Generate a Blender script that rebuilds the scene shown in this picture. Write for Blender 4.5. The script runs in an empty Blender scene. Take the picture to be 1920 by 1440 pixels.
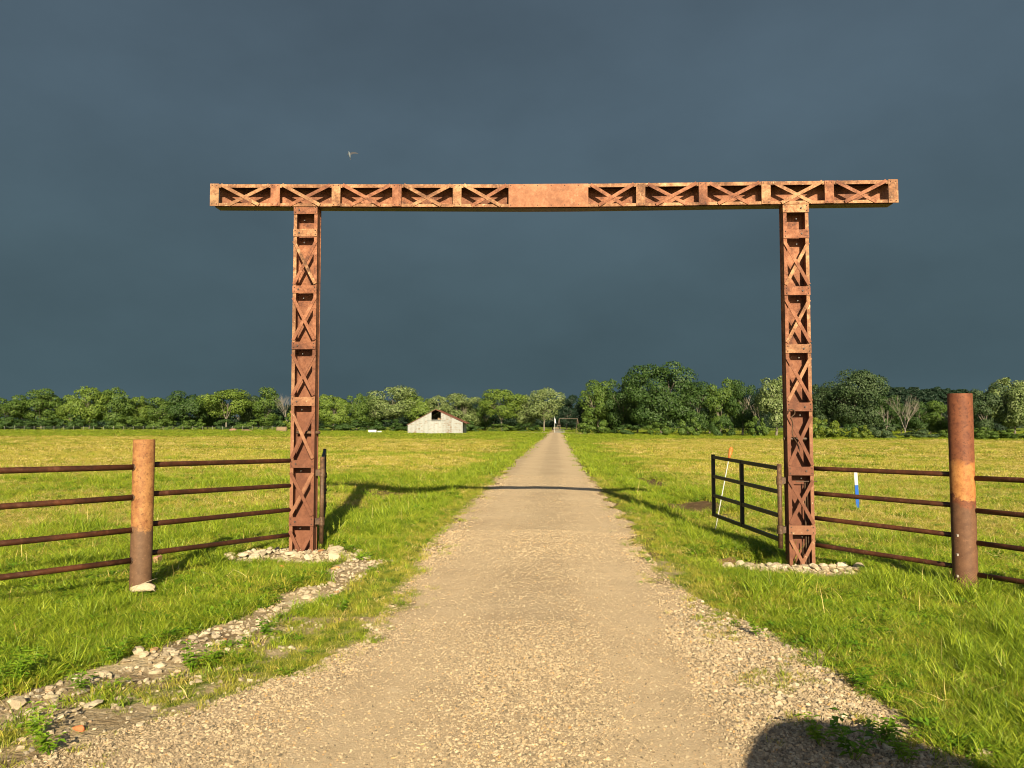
import bpy, bmesh, math, random
import numpy as np
from mathutils import Vector, Matrix

R = math.radians
PI = math.pi
rng = random.Random(7)
nr = np.random.default_rng(11)
sc = bpy.context.scene
COL = sc.collection

# ---------------------------------------------------------------- camera
CAM_H = 1.6
FPX = 1442.0
PITCH = math.atan(77.0 / FPX)
cam = bpy.data.cameras.new('camera')
cam_ob = bpy.data.objects.new('camera', cam)
COL.objects.link(cam_ob)
cam.sensor_width = 36.0
cam.lens = 36.0 * FPX / 1920.0
cam.clip_start = 0.05
cam.clip_end = 6000
cam_ob.location = (0, 0, CAM_H)
cam_ob.rotation_euler = (R(90) + PITCH, 0, 0)
sc.camera = cam_ob

# ---------------------------------------------------------------- light
SUN_EL = 23.5
SUN_AZ = 6.6          # the sun stands behind the camera, this far to the right
sd = bpy.data.lights.new('sun', 'SUN')
sd.energy = 5.0
sd.angle = R(0.5)
sd.color = (1.0, 0.86, 0.60)
so = bpy.data.objects.new('sun', sd)
COL.objects.link(so)
ldir = Vector((-math.sin(R(SUN_AZ)) * math.cos(R(SUN_EL)), math.cos(R(SUN_AZ)) * math.cos(R(SUN_EL)), -math.sin(R(SUN_EL))))
so.rotation_euler = ldir.to_track_quat('-Z', 'Y').to_euler()
so.location = (5, -30, 20)

sc.view_settings.view_transform = 'Standard'
sc.view_settings.look = 'None'
sc.view_settings.exposure = 1.16
sc.view_settings.gamma = 1.0
sc.view_settings.use_curve_mapping = False
sc.cycles.pixel_filter_type = 'BLACKMAN_HARRIS'
sc.cycles.filter_width = 1.05

# ---------------------------------------------------------------- node helper
def N(nt, typ, **kw):
    n = nt.nodes.new(typ)
    for k, v in kw.items():
        if k.startswith('i_'):
            key = k[2:]
            key = int(key) if key.isdigit() else key.replace('_', ' ')
            n.inputs[key].default_value = v
        else:
            setattr(n, k, v)
    return n
def L(nt, a, b): nt.links.new(a, b)
def ramp(nt, fac, stops, interp='LINEAR'):
    r = nt.nodes.new('ShaderNodeValToRGB')
    r.color_ramp.interpolation = interp
    el = r.color_ramp.elements
    el[0].position, el[0].color = stops[0][0], tuple(stops[0][1]) + (1,) if len(stops[0][1]) == 3 else stops[0][1]
    el[1].position, el[1].color = stops[-1][0], tuple(stops[-1][1]) + (1,)
    for p, c in stops[1:-1]:
        e = el.new(p); e.color = tuple(c) + (1,)
    nt.links.new(fac, r.inputs[0])
    return r.outputs[0]
def mixc(nt, fac, a, b, mode='MIX'):
    m = nt.nodes.new('ShaderNodeMix'); m.data_type = 'RGBA'; m.blend_type = mode
    for s, v in ((m.inputs[0], fac), (m.inputs[6], a), (m.inputs[7], b)):
        if isinstance(v, (int, float)): s.default_value = v
        elif isinstance(v, (tuple, list)): s.default_value = tuple(v) + (1,) if len(v) == 3 else v
        else: nt.links.new(v, s)
    return m.outputs[2]
def mth(nt, op, a, b=None, c=None, clamp=False):
    m = nt.nodes.new('ShaderNodeMath'); m.operation = op; m.use_clamp = clamp
    for i, v in enumerate((a, b, c)):
        if v is None: continue
        if isinstance(v, (int, float)): m.inputs[i].default_value = v
        else: nt.links.new(v, m.inputs[i])
    return m.outputs[0]
def noise(nt, vec, scale, detail=4, rough=0.6, out='Fac'):
    n = nt.nodes.new('ShaderNodeTexNoise')
    n.inputs['Scale'].default_value = scale
    n.inputs['Detail'].default_value = detail
    n.inputs['Roughness'].default_value = rough
    if vec is not None: nt.links.new(vec, n.inputs['Vector'])
    return n.outputs[out]
def mapr(nt, v, a, b, c=0.0, d=1.0, smooth=False):
    m = nt.nodes.new('ShaderNodeMapRange')
    m.interpolation_type = 'SMOOTHSTEP' if smooth else 'LINEAR'
    m.inputs[1].default_value, m.inputs[2].default_value = a, b
    m.inputs[3].default_value, m.inputs[4].default_value = c, d
    nt.links.new(v, m.inputs[0])
    return m.outputs[0]
def newmat(name):
    m = bpy.data.materials.new(name); m.use_nodes = True
    nt = m.node_tree
    for n in list(nt.nodes): nt.nodes.remove(n)
    o = nt.nodes.new('ShaderNodeOutputMaterial')
    return m, nt, o
def bsdf(nt, o, col, rough=0.7, bump=None, bstr=0.4, bdist=0.01, metal=0.0, spec=0.5):
    p = nt.nodes.new('ShaderNodeBsdfPrincipled')
    if isinstance(col, (tuple, list)): p.inputs['Base Color'].default_value = tuple(col) + (1,)
    else: nt.links.new(col, p.inputs['Base Color'])
    if isinstance(rough, (int, float)): p.inputs['Roughness'].default_value = rough
    else: nt.links.new(rough, p.inputs['Roughness'])
    p.inputs['Metallic'].default_value = metal
    p.inputs['Specular IOR Level'].default_value = spec
    if bump is not None:
        b = nt.nodes.new('ShaderNodeBump')
        b.inputs['Strength'].default_value = bstr
        b.inputs['Distance'].default_value = bdist
        nt.links.new(bump, b.inputs['Height'])
        nt.links.new(b.outputs[0], p.inputs['Normal'])
    if o is not None: nt.links.new(p.outputs[0], o.inputs[0])
    return p

# ---------------------------------------------------------------- world: clear low sun behind, storm cloud ahead
w = bpy.data.worlds.new('World')
sc.world = w
w.use_nodes = True
nt = w.node_tree
for n in list(nt.nodes): nt.nodes.remove(n)
wo = N(nt, 'ShaderNodeOutputWorld')
tc = N(nt, 'ShaderNodeTexCoord')
sky = N(nt, 'ShaderNodeTexSky', sky_type='NISHITA', sun_disc=False)
sky.sun_elevation = R(SUN_EL)
sky.sun_rotation = R(180 - SUN_AZ)
bg1 = N(nt, 'ShaderNodeBackground'); bg1.inputs[1].default_value = 0.05
L(nt, sky.outputs[0], bg1.inputs[0])
sep = N(nt, 'ShaderNodeSeparateXYZ'); L(nt, tc.outputs['Generated'], sep.inputs[0])
mp = N(nt, 'ShaderNodeMapping'); mp.inputs['Scale'].default_value = (1.0, 1.0, 1.7)
mp.inputs['Rotation'].default_value = (0.15, 0.45, 0.3)
L(nt, tc.outputs['Generated'], mp.inputs[0])
n1 = noise(nt, mp.outputs[0], 1.6, 5, 0.5)
n2 = noise(nt, mp.outputs[0], 5.0, 6, 0.55)
grad = ramp(nt, sep.outputs[2], [(0.0, (0.0360, 0.0590, 0.0705)), (0.06, (0.0325, 0.0545, 0.0648)), (0.2, (0.0362, 0.0590, 0.0720)),
                                 (0.36, (0.0430, 0.0665, 0.0860)), (0.5, (0.040, 0.0600, 0.0790)), (1.0, (0.048, 0.066, 0.090))])
br = mth(nt, 'ADD', mapr(nt, n1, 0.3, 0.7, -0.15, 0.18), mapr(nt, n2, 0.3, 0.7, -0.07, 0.07))
rt = mapr(nt, sep.outputs[0], 0.25, 0.6, 0.0, 0.22, True)
lowb = mapr(nt, sep.outputs[2], 0.18, 0.0, 0.0, 1.0, True)
br = mth(nt, 'ADD', br, mth(nt, 'MULTIPLY', rt, lowb))
lf = mapr(nt, sep.outputs[0], -0.2, -0.6, 0.0, 0.10, True)
br = mth(nt, 'ADD', br, lf)
br = mth(nt, 'ADD', br, 1.0)
storm = mixc(nt, 1.0, grad, br, 'MULTIPLY')
vm = N(nt, 'ShaderNodeVectorMath', operation='SCALE')
L(nt, grad, vm.inputs[0]); L(nt, br, vm.inputs['Scale'])
bg2 = N(nt, 'ShaderNodeBackground'); bg2.inputs[1].default_value = 0.79
L(nt, vm.outputs[0], bg2.inputs[0])
edge = mth(nt, 'ADD', sep.outputs[1], mapr(nt, n1, 0.3, 0.7, -0.12, 0.12))
mask = mapr(nt, edge, -0.35, -0.05, 0.0, 1.0, True)
mx = N(nt, 'ShaderNodeMixShader')
L(nt, mask, mx.inputs[0]); L(nt, bg1.outputs[0], mx.inputs[1]); L(nt, bg2.outputs[0], mx.inputs[2])
L(nt, mx.outputs[0], wo.inputs[0])

# ---------------------------------------------------------------- geometry helpers
def ray(px, py):
    a = (px - 960) / FPX; b = (720 - py) / FPX
    return np.array([a, math.cos(PITCH) - b * math.sin(PITCH), math.sin(PITCH) + b * math.cos(PITCH)])
def at(px, py, Y):
    d = ray(px, py); t = Y / d[1]
    return Vector((d[0] * t, Y, CAM_H + d[2] * t))

class MB:
    def __init__(s): s.v = []; s.f = []; s.smooth = False
    def add(s, vs, fs):
        o = len(s.v); s.v += [tuple(v) for v in vs]; s.f += [tuple(i + o for i in f) for f in fs]
    def box(s, c, d, m=None, bend=None):
        x, y, z = d[0] / 2, d[1] / 2, d[2] / 2
        vs = [Vector((i * x, j * y, k * z)) for i in (-1, 1) for j in (-1, 1) for k in (-1, 1)]
        if m is not None: vs = [m @ v for v in vs]
        vs = [v + Vector(c) for v in vs]
        s.add(vs, [(0, 1, 3, 2), (4, 6, 7, 5), (0, 4, 5, 1), (2, 3, 7, 6), (0, 2, 6, 4), (1, 5, 7, 3)])
    def tube(s, p0, p1, r0, r1=None, n=12, caps=True, segs=1, wob=0.0):
        r1 = r0 if r1 is None else r1
        p0 = Vector(p0); p1 = Vector(p1); d = (p1 - p0).normalized()
        a = Vector((0, 0, 1)) if abs(d.z) < 0.9 else Vector((1, 0, 0))
        u = d.cross(a).normalized(); v = d.cross(u)
        vs = []
        for k in range(segs + 1):
            t = k / segs; c = p0.lerp(p1, t); r = r0 + (r1 - r0) * t
            for i in range(n):
                an = 2 * PI * i / n
                rr = r * (1 + wob * rng.uniform(-1, 1))
                vs.append(c + (u * math.cos(an) + v * math.sin(an)) * rr)
        fs = []
        for k in range(segs):
            for i in range(n):
                j = (i + 1) % n
                fs.append((k * n + i, (k + 1) * n + i, (k + 1) * n + j, k * n + j))
        if caps: fs += [tuple(range(n)), tuple(reversed(range(segs * n, segs * n + n)))]
        s.add(vs, fs)
    def mesh(s, name, smooth=False):
        me = bpy.data.meshes.new(name)
        me.from_pydata(s.v, [], s.f); me.update()
        if smooth: me.polygons.foreach_set('use_smooth', [True] * len(me.polygons))
        return me
    def build(s, name, mat=None, parent=None, smooth=False, **tags):
        me = s.mesh(name, smooth)
        if mat: me.materials.append(mat)
        return link(name, me, parent, **tags)
def link(name, me, parent=None, loc=None, **tags):
    o = bpy.data.objects.new(name, me); COL.objects.link(o)
    if parent is not None: o.parent = parent
    if loc is not None: o.location = loc
    for k, v in tags.items():
        if v: o[k] = v
    return o
def thing(name, label, cat, loc=(0, 0, 0), rotz=0.0, group=None):
    o = bpy.data.objects.new(name, None); COL.objects.link(o)
    o.location = loc; o.rotation_euler = (0, 0, rotz)
    o.empty_display_size = 0.2
    o['label'] = label; o['category'] = cat
    if group: o['group'] = group
    return o
def np_mesh(name, verts, faces, smooth=False):
    me = bpy.data.meshes.new(name)
    verts = np.asarray(verts, dtype=np.float32); faces = np.asarray(faces, dtype=np.int32)
    k = faces.shape[1]
    me.vertices.add(len(verts)); me.vertices.foreach_set('co', verts.ravel())
    me.loops.add(faces.size); me.loops.foreach_set('vertex_index', faces.ravel())
    me.polygons.add(len(faces)); me.polygons.foreach_set('loop_start', np.arange(0, faces.size, k, dtype=np.int32))
    me.polygons.foreach_set('use_smooth', np.full(len(faces), smooth))
    me.update(calc_edges=True)
    return me
def bevel(me, w, seg=1):
    bm = bmesh.new(); bm.from_mesh(me)
    bmesh.ops.bevel(bm, geom=bm.edges[:], offset=w, segments=seg, affect='EDGES', profile=0.6)
    bm.to_mesh(me); bm.free()

_P = np.random.default_rng(3).random((256, 256))
def vnoise(x, y):
    x = np.asarray(x, float); y = np.asarray(y, float)
    xi = np.floor(x).astype(int); yi = np.floor(y).astype(int)
    fx = x - xi; fy = y - yi
    fx = fx * fx * (3 - 2 * fx); fy = fy * fy * (3 - 2 * fy)
    g = lambda a, b: _P[a % 256, b % 256]
    return (g(xi, yi) * (1 - fx) + g(xi + 1, yi) * fx) * (1 - fy) + (g(xi, yi + 1) * (1 - fx) + g(xi + 1, yi + 1) * fx) * fy
def fbm(x, y, o=4):
    s = 0; a = 0.5; t = 0
    for i in range(o):
        s = s + a * vnoise(x * 2 ** i + 17 * i, y * 2 ** i + 31 * i); t += a; a *= 0.5
    return s / t
def sstep(a, b, x):
    t = np.clip((x - a) / (b - a), 0, 1); return t * t * (3 - 2 * t)

# ---------------------------------------------------------------- terrain
RS = 0.0576
def U(x, y): return x - RS * y
def gz(x, y):
    x = np.asarray(x, float); y = np.asarray(y, float)
    u = x - RS * y
    z = np.where(u > 0, -0.6 * (1 - np.exp(-np.abs(u) / 25)), 0.05 * (1 - np.exp(-np.abs(u) / 3)))
    z = z - 0.17 * np.exp(-((u + 3.5) / 0.95) ** 2) * sstep(11, 15, y) * (1 - sstep(40, 70, y))
    z = z - 0.13 * np.exp(-((u - 2.7) / 0.55) ** 2) * sstep(10.5, 13, y) * (1 - sstep(30, 55, y))
    z = z + 0.02 * np.exp(-((x - 3.30) / 0.75) ** 2 - ((y - 8.98) / 0.28) ** 2) + 0.025 * np.exp(-((x + 2.5) / 0.7) ** 2 - ((y - 9.25) / 0.45) ** 2)
    z = z - 0.45 * np.exp(-((x - 2.72) / 0.40) ** 2 - ((y - 9.66) / 0.26) ** 2)
    z = z + (fbm(x * 0.12 + 5, y * 0.12, 3) - 0.5) * 0.22 * sstep(14, 45, np.hypot(x, y)) * sstep(2.0, 6, np.abs(u + 0.2))
    z = z + (fbm(x * 1.3, y * 1.3, 2) - 0.5) * 0.05 * sstep(1.4, 2.2, np.abs(u + 0.25))
    return z
def gz1(x, y): return float(gz(x, y))
def gpt(px, py):
    z = 0.0
    d = ray(px, py)
    for _ in range(8):
        t = (z - CAM_H) / d[2]
        z = gz1(d[0] * t, d[1] * t)
    return Vector((d[0] * t, d[1] * t, z))

LY = [-12, 3.0, 3.6, 3.96, 4.59, 5.2, 5.75, 7.4, 10.8, 15, 21, 32, 60, 128, 170]
LX = [-3.6, -2.5, -2.35, -2.18, -1.76, -1.42, -1.28, -1.40, -1.60, -1.66, -1.68, -1.80, -1.78, -1.65, -1.65]
RY = [-12, 3.0, 3.6, 4.6, 5.7, 7.4, 9.5, 12.3, 18, 28, 44, 100, 170]
RX = [2.4, 1.5, 1.28, 1.10, 1.08, 1.12, 1.10, 1.14, 1.09, 1.02, 1.0, 1.2, 1.2]
def road_l(y): return np.interp(y, LY, LX)
def road_r(y): return np.interp(y, RY, RX)
ALY = [-12, 3.4, 4.41, 5.2, 6.02, 7.25, 8.77, 10, 12]
ALX = [-3.8, -3.35, -3.2, -2.86, -2.70, -2.45, -2.42, -1.9, -1.6]
ARY = [-12, 3.0, 3.59, 4.17, 4.68, 5.72, 7.14, 8.5, 12]
ARX = [3.2, 2.5, 2.15, 1.98, 1.95, 1.83, 1.30, 1.13, 1.1]

def bare(x, y):
    """1 where stones and soil show, 0 where grass covers the ground"""
    x = np.asarray(x, float); y = np.asarray(y, float)
    u = x - RS * y
    jit = (fbm(x * 2.2, y * 2.2, 3) - 0.5)
    rl = road_l(y); rr = road_r(y)
    al = np.interp(y, ALY, ALX); ar = np.interp(y, ARY, ARX)
    inroad = (u > rl + jit * 0.25) & (u < rr + jit * 0.25)
    ed_ = np.minimum(u - rl, rr - u)
    m = np.where(inroad, np.where((ed_ < 0.30) & (fbm(x * 2.9 + 60, y * 2.9, 3) > 0.52), 0.86, 1.0), 0.0)
    strip = (y < 9.2)
    sL = sstep(0.06, -0.06, al - u - jit * 0.5) * 0 + np.where((u > al + jit * 0.5) & (u <= rl + 0.1), 1.0, 0.0)
    inner = np.where(u > (al + 0.42), np.where(fbm(x * 1.9 + 30, y * 1.9, 3) > 0.47, 0.70, 0.92), 1.0)
    tuft = np.where((fbm(x * 3.1 + 9, y * 3.1, 3) > 0.57) & (u > al + 0.40), 0.5, 1.0)
    inner = np.where((y > 6.4) & (u > al + 0.42), 0.25, inner)
    m = np.maximum(m, np.where(y < 9.0, sL * inner * tuft, 0))
    sR = np.where((u < ar + jit * 0.55) & (u >= rr - 0.1), 1.0, 0.0)
    m = np.maximum(m, np.where(y < 8.6, sR * np.where(fbm(x * 2.6 + 3, y * 2.6 + 8, 3) > np.interp(y, [4.5, 6.5], [0.47, 0.34]), 0.55, 0.96), 0))
    for cx, cy, rx, ry, s in ((-2.55, 9.25, 0.80, 0.55, 1.0), (3.25, 8.95, 0.85, 0.36, 1.0), (2.72, 9.55, 0.55, 0.38, 1.0),
                              (3.85, 16.6, 0.85, 1.2, 0.95), (3.9, 14.4, 0.5, 0.5, .5), (4.2, 24.0, 0.40, 2.6, 1.0), (-2.75, 18.4, 1.0, 1.1, 0.85), (-3.2, 15.6, 0.7, 0.5, 0.6),
                              (-4.3, 12.2, 0.5, 0.3, 0.4)):
        d = ((x - cx) / rx) ** 2 + ((y - cy) / ry) ** 2 + jit * 1.6
        m = np.maximum(m, sstep(1.25, 0.75, d) * s)
    # worn fringe beside the gravel
    fr = np.minimum(np.abs(u - rl), np.abs(u - rr))
    m = np.maximum(m, 0.62 * sstep(0.38, 0.05, fr + jit * 0.5))
    m = np.maximum(m, np.where((y > 150) & (np.abs(u) < 9) & (y < 168), 1.0, 0.0))
    return np.clip(m, 0, 1)

def axis(a, b, step, lo, hi, growth=1.09):
    core = list(np.arange(a, b + 1e-6, step))
    r = []; s = step; p = core[-1]
    while p < hi: s *= growth; p += s; r.append(p)
    l = []; s = step; p = core[0]
    while p > lo: s *= growth; p -= s; l.append(p)
    return np.array(l[::-1] + core + r)
gx = axis(-6, 9.5, 0.09, -1600, 1600, 1.085)
gy = axis(2.5, 14, 0.09, -60, 2200, 1.045)
GX, GY = np.meshgrid(gx, gy)
GZ = gz(GX, GY)
hill = 0
nx, ny = len(gx), len(gy)
V = np.stack([GX.ravel(), GY.ravel(), GZ.ravel()], 1)
idx = np.arange(nx * ny).reshape(ny, nx)
F = np.stack([idx[:-1, :-1].ravel(), idx[:-1, 1:].ravel(), idx[1:, 1:].ravel(), idx[1:, :-1].ravel()], 1)
gme = np_mesh('field_ground', V, F, True)
at_ = gme.attributes.new('bare', 'FLOAT', 'POINT')
at_.data.foreach_set('value', bare(V[:, 0], V[:, 1]).astype(np.float32))
def strawness(x, y):
    u = x - RS * y
    near = sstep(8, 15, np.hypot(x, y)) * sstep(1.8, 6.5, np.abs(u + 0.2) + (fbm(x * .3, y * .3, 2) - .5) * 4)
    far = 1 - 0.88 * sstep(78, 105, y + (fbm(x * .02, y * .02, 2) - .5) * 50)
    band = sstep(0.36, 0.60, fbm(x * 0.10 + 40, y * 0.16 + 7, 4))
    row = sstep(0.38, 0.62, fbm(x * 0.045 + 11, y * 0.55 + 3, 3))
    fine = fbm(x * 0.8 + 7, y * 1.3 + 1, 3)
    return np.clip(near * far * (0.42 + 0.55 * band + 0.45 * row + (fine - 0.5) * 1.5), 0, 1.1)
at_ = gme.attributes.new('straw', 'FLOAT', 'POINT')
at_.data.foreach_set('value', strawness(V[:, 0], V[:, 1]).astype(np.float32))

# ground material
m, nt, o = newmat('field_soil_and_turf')
g = N(nt, 'ShaderNodeNewGeometry'); P = g.outputs['Position']
ab = N(nt, 'ShaderNodeAttribute', attribute_name='bare')
as_ = N(nt, 'ShaderNodeAttribute', attribute_name='straw')
nA = noise(nt, P, 0.35, 6, 0.65); nB = noise(nt, P, 6.0, 5, 0.7); nC = noise(nt, P, 45.0, 3, 0.7)
nD = noise(nt, P, 0.09, 5, 0.6)
green = ramp(nt, nB, [(0.3, (0.055, 0.085, 0.010)), (0.5, (0.12, 0.165, 0.018)), (0.72, (0.22, 0.24, 0.035))])
strawc = ramp(nt, nB, [(0.3, (0.19, 0.185, 0.030)), (0.5, (0.35, 0.29, 0.06)), (0.72, (0.50, 0.39, 0.12))])
sf = mth(nt, 'ADD', as_.outputs['Fac'], mapr(nt, nA, 0.35, 0.65, -0.30, 0.30))
sf = mth(nt, 'ADD', sf, mapr(nt, nC, 0.3, 0.7, -0.15, 0.15))
turf = mixc(nt, mapr(nt, sf, 0.25, 0.75), green, strawc)
vor = N(nt, 'ShaderNodeTexVoronoi'); vor.inputs['Scale'].default_value = 28; L(nt, P, vor.inputs['Vector'])
soil = ramp(nt, noise(nt, P, 1.6, 5, 0.65), [(0.35, (0.18, 0.125, 0.07)), (0.5, (0.30, 0.225, 0.13)), (0.65, (0.42, 0.33, 0.20))])
peb = mixc(nt, mapr(nt, vor.outputs['Distance'], 0.25, 0.5), mixc(nt, 0.5, soil, (0.42, 0.35, 0.24)), soil)
sepg = N(nt, 'ShaderNodeSeparateXYZ'); L(nt, P, sepg.inputs[0])
mud = mapr(nt, sepg.outputs[1], 9.3, 9.6)
farout = mapr(nt, sepg.outputs[1], 120, 140, 1.0, 0.0)
peb = mixc(nt, mth(nt, 'MULTIPLY', mud, farout), peb, mixc(nt, mapr(nt, nB, 0.3, 0.7), (0.075, 0.045, 0.022), (0.17, 0.11, 0.055)))
bf = mth(nt, 'ADD', ab.outputs['Fac'], mapr(nt, nB, 0.3, 0.7, -0.25, 0.25))
colr = mixc(nt, mapr(nt, bf, 0.35, 0.65), turf, peb)
hgt = mth(nt, 'ADD', mth(nt, 'MULTIPLY', nB, 1.0), mth(nt, 'MULTIPLY', nC, 0.35))
bsdf(nt, o, colr, 0.95, hgt, 0.8, 0.06, spec=0.1)
M_ground = m
gme.materials.append(M_ground)
link('field_ground', gme, kind='structure')

# road sheet
ys = np.concatenate([np.arange(-12, 2, 0.5), np.arange(2, 14, 0.07), 14 * 1.012 ** np.arange(0, 206)])
ys = ys[ys < 158]
nt_ = 46
tt = np.linspace(0, 1, nt_)
YY, TT = np.meshgrid(ys, tt, indexing='ij')
def JL(y): return (fbm(y * 1.7, y * 0 + 4, 4) - 0.5) * 0.62
def JR(y): return (fbm(y * 1.7, y * 0 + 44, 4) - 0.5) * 0.62
jl = JL(YY); jr = JR(YY)
lx = road_l(YY) + jl - 0.1; rx = road_r(YY) + jr + 0.1
UU = lx + (rx - lx) * TT
XX = UU + RS * YY
s = 2 * TT - 1
prof = 0.058 * (1 - np.abs(s) ** 4.0) - 0.012
track = -0.012 * np.exp(-((UU - 0.55) / 0.28) ** 2) - 0.012 * np.exp(-((UU + 0.95) / 0.28) ** 2)
ZZ = gz(XX, YY) + prof + track + 0.02 * np.clip((YY - 20) / 60, 0, 1) * (1 - np.abs(s)) + (fbm(XX * 6, YY * 6, 3) - 0.5) * 0.014
i2 = np.arange(ZZ.size).reshape(ZZ.shape)
F = np.stack([i2[:-1, :-1].ravel(), i2[:-1, 1:].ravel(), i2[1:, 1:].ravel(), i2[1:, :-1].ravel()], 1)
rme = np_mesh('gravel_road', np.stack([XX.ravel(), YY.ravel(), ZZ.ravel()], 1), F, True)
def track_m(uu):
    return np.exp(-((uu - 0.55) / 0.33) ** 2) + np.exp(-((uu + 0.95) / 0.33) ** 2)
a_ = rme.attributes.new('track', 'FLOAT', 'POINT')
a_.data.foreach_set('value', track_m(UU).ravel().astype(np.float32))
def road_z(x, y):
    return gz1(x, y) + 0.02
m, nt, o = newmat('crushed_limestone_gravel')
g = N(nt, 'ShaderNodeNewGeometry'); P = g.outputs['Position']
tr = N(nt, 'ShaderNodeAttribute', attribute_name='track')
v1 = N(nt, 'ShaderNodeTexVoronoi'); v1.inputs['Scale'].default_value = 62; L(nt, P, v1.inputs['Vector'])
v2 = N(nt, 'ShaderNodeTexVoronoi'); v2.inputs['Scale'].default_value = 130; L(nt, P, v2.inputs['Vector'])
big = noise(nt, P, 0.7, 5, 0.6)
base = ramp(nt, big, [(0.3, (0.35, 0.250, 0.15)), (0.5, (0.44, 0.325, 0.20)), (0.7, (0.51, 0.39, 0.25))])
hs = N(nt, 'ShaderNodeSeparateColor'); L(nt, v1.outputs['Color'], hs.inputs[0])
stone = ramp(nt, hs.outputs[0], [(0.0, (0.22, 0.185, 0.14)), (0.35, (0.42, 0.34, 0.235)), (0.75, (0.56, 0.47, 0.33)), (1.0, (0.62, 0.40, 0.21))])
c1 = mixc(nt, mapr(nt, v1.outputs['Distance'], 0.55, 0.25, 0.0, 0.75), base, stone)
c1 = mixc(nt, mapr(nt, tr.outputs['Fac'], 0.2, 1.0, 0.0, 0.65), c1, (0.50, 0.375, 0.235))
c1 = mixc(nt, mapr(nt, tr.outputs['Fac'], 0.35, 0.0, 0.0, 0.30), c1, (0.27, 0.205, 0.13))
hh = mth(nt, 'ADD', mth(nt, 'MULTIPLY', v1.outputs['Distance'], -1.0), mth(nt, 'MULTIPLY', v2.outputs['Distance'], -0.5))
mot = noise(nt, P, 9.0, 6, 0.75); fin = noise(nt, P, 90.0, 3, 0.8)
c1 = mixc(nt, mapr(nt, mot, 0.48, 0.66, 0.0, 0.40), c1, (0.30, 0.235, 0.15))
c1 = mixc(nt, mapr(nt, mot, 0.44, 0.30, 0.0, 0.35), c1, (0.60, 0.50, 0.35))
c1 = mixc(nt, mapr(nt, fin, 0.55, 0.70, 0.0, 0.55), c1, (0.24, 0.185, 0.12))
hh = mth(nt, 'ADD', mth(nt, 'MULTIPLY', fin, 1.4), mth(nt, 'MULTIPLY', hh, 0.5))
bsdf(nt, o, c1, 0.95, hh, 0.7, 0.006, spec=0.15)
rme.materials.append(m)
link('gravel_road', rme, kind='structure')

# ---------------------------------------------------------------- materials for things
def rust(name, dark, mid, lite, paint=None, pamt=0.0, zgrad=None, rough=0.75, scale=1.0, metal=0.0):
    m, nt, o = newmat(name)
    tcn = N(nt, 'ShaderNodeTexCoord'); P = tcn.outputs['Object']
    a = noise(nt, P, 3.5 * scale, 8, 0.7); b = noise(nt, P, 38 * scale, 5, 0.75); c = noise(nt, P, 1.1 * scale, 3, 0.5)
    f = mth(nt, 'ADD', mth(nt, 'MULTIPLY', a, 0.6), mth(nt, 'MULTIPLY', b, 0.4))
    col = ramp(nt, f, [(0.40, dark), (0.5, mid), (0.60, lite)])
    d2_ = noise(nt, P, 13 * scale, 5, 0.7)
    col = mixc(nt, mapr(nt, d2_, 0.54, 0.66, 0.0, 0.32), col, tuple(min(1, x * 1.5 + 0.04) for x in lite))
    col = mixc(nt, mapr(nt, d2_, 0.47, 0.34, 0.0, 0.55), col, dark)
    col = mixc(nt, mapr(nt, b, 0.56, 0.70, 0.0, 0.75), col, dark)
    col = mixc(nt, mapr(nt, c, 0.48, 0.64, 0.0, 0.45), col, dark)
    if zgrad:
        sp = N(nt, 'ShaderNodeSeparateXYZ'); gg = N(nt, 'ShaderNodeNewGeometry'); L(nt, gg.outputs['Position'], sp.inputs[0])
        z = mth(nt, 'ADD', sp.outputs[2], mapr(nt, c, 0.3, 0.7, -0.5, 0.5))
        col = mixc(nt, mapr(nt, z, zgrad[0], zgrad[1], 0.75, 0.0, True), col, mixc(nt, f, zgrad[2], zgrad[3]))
    if paint:
        st = N(nt, 'ShaderNodeMapping'); st.inputs['Scale'].default_value = (1.0, 1.0, 0.7); L(nt, P, st.inputs[0])
        pn = noise(nt, st.outputs[0], 16 * scale, 8, 0.78)
        col = mixc(nt, mapr(nt, pn, 0.66 - pamt, 0.72 - pamt, 0.0, 0.85), col, paint)
    bsdf(nt, o, col, rough, mth(nt, 'ADD', mth(nt, 'MULTIPLY', b, 0.7), a), 0.35, 0.004, metal, spec=0.3)
    return m
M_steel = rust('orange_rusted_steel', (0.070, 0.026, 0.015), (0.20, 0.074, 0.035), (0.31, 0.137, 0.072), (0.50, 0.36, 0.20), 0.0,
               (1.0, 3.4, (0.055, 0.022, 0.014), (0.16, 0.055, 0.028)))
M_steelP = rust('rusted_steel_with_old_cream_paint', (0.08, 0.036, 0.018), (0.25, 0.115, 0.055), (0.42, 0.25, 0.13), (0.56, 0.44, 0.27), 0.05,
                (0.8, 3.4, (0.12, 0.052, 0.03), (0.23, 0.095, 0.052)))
M_steelB = rust('bright_rusted_plate', (0.17, 0.070, 0.036), (0.26, 0.107, 0.052), (0.34, 0.162, 0.085), (0.52, 0.36, 0.20), 0.01)
M_rail = rust('dark_rusted_rail_pipe', (0.030, 0.012, 0.007), (0.060, 0.021, 0.010), (0.10, 0.034, 0.014), rough=0.5, metal=0.1)
M_hinge = rust('brown_hinge_pipe', (0.035, 0.02, 0.012), (0.075, 0.042, 0.024), (0.15, 0.08, 0.042), rough=0.55)
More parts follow.
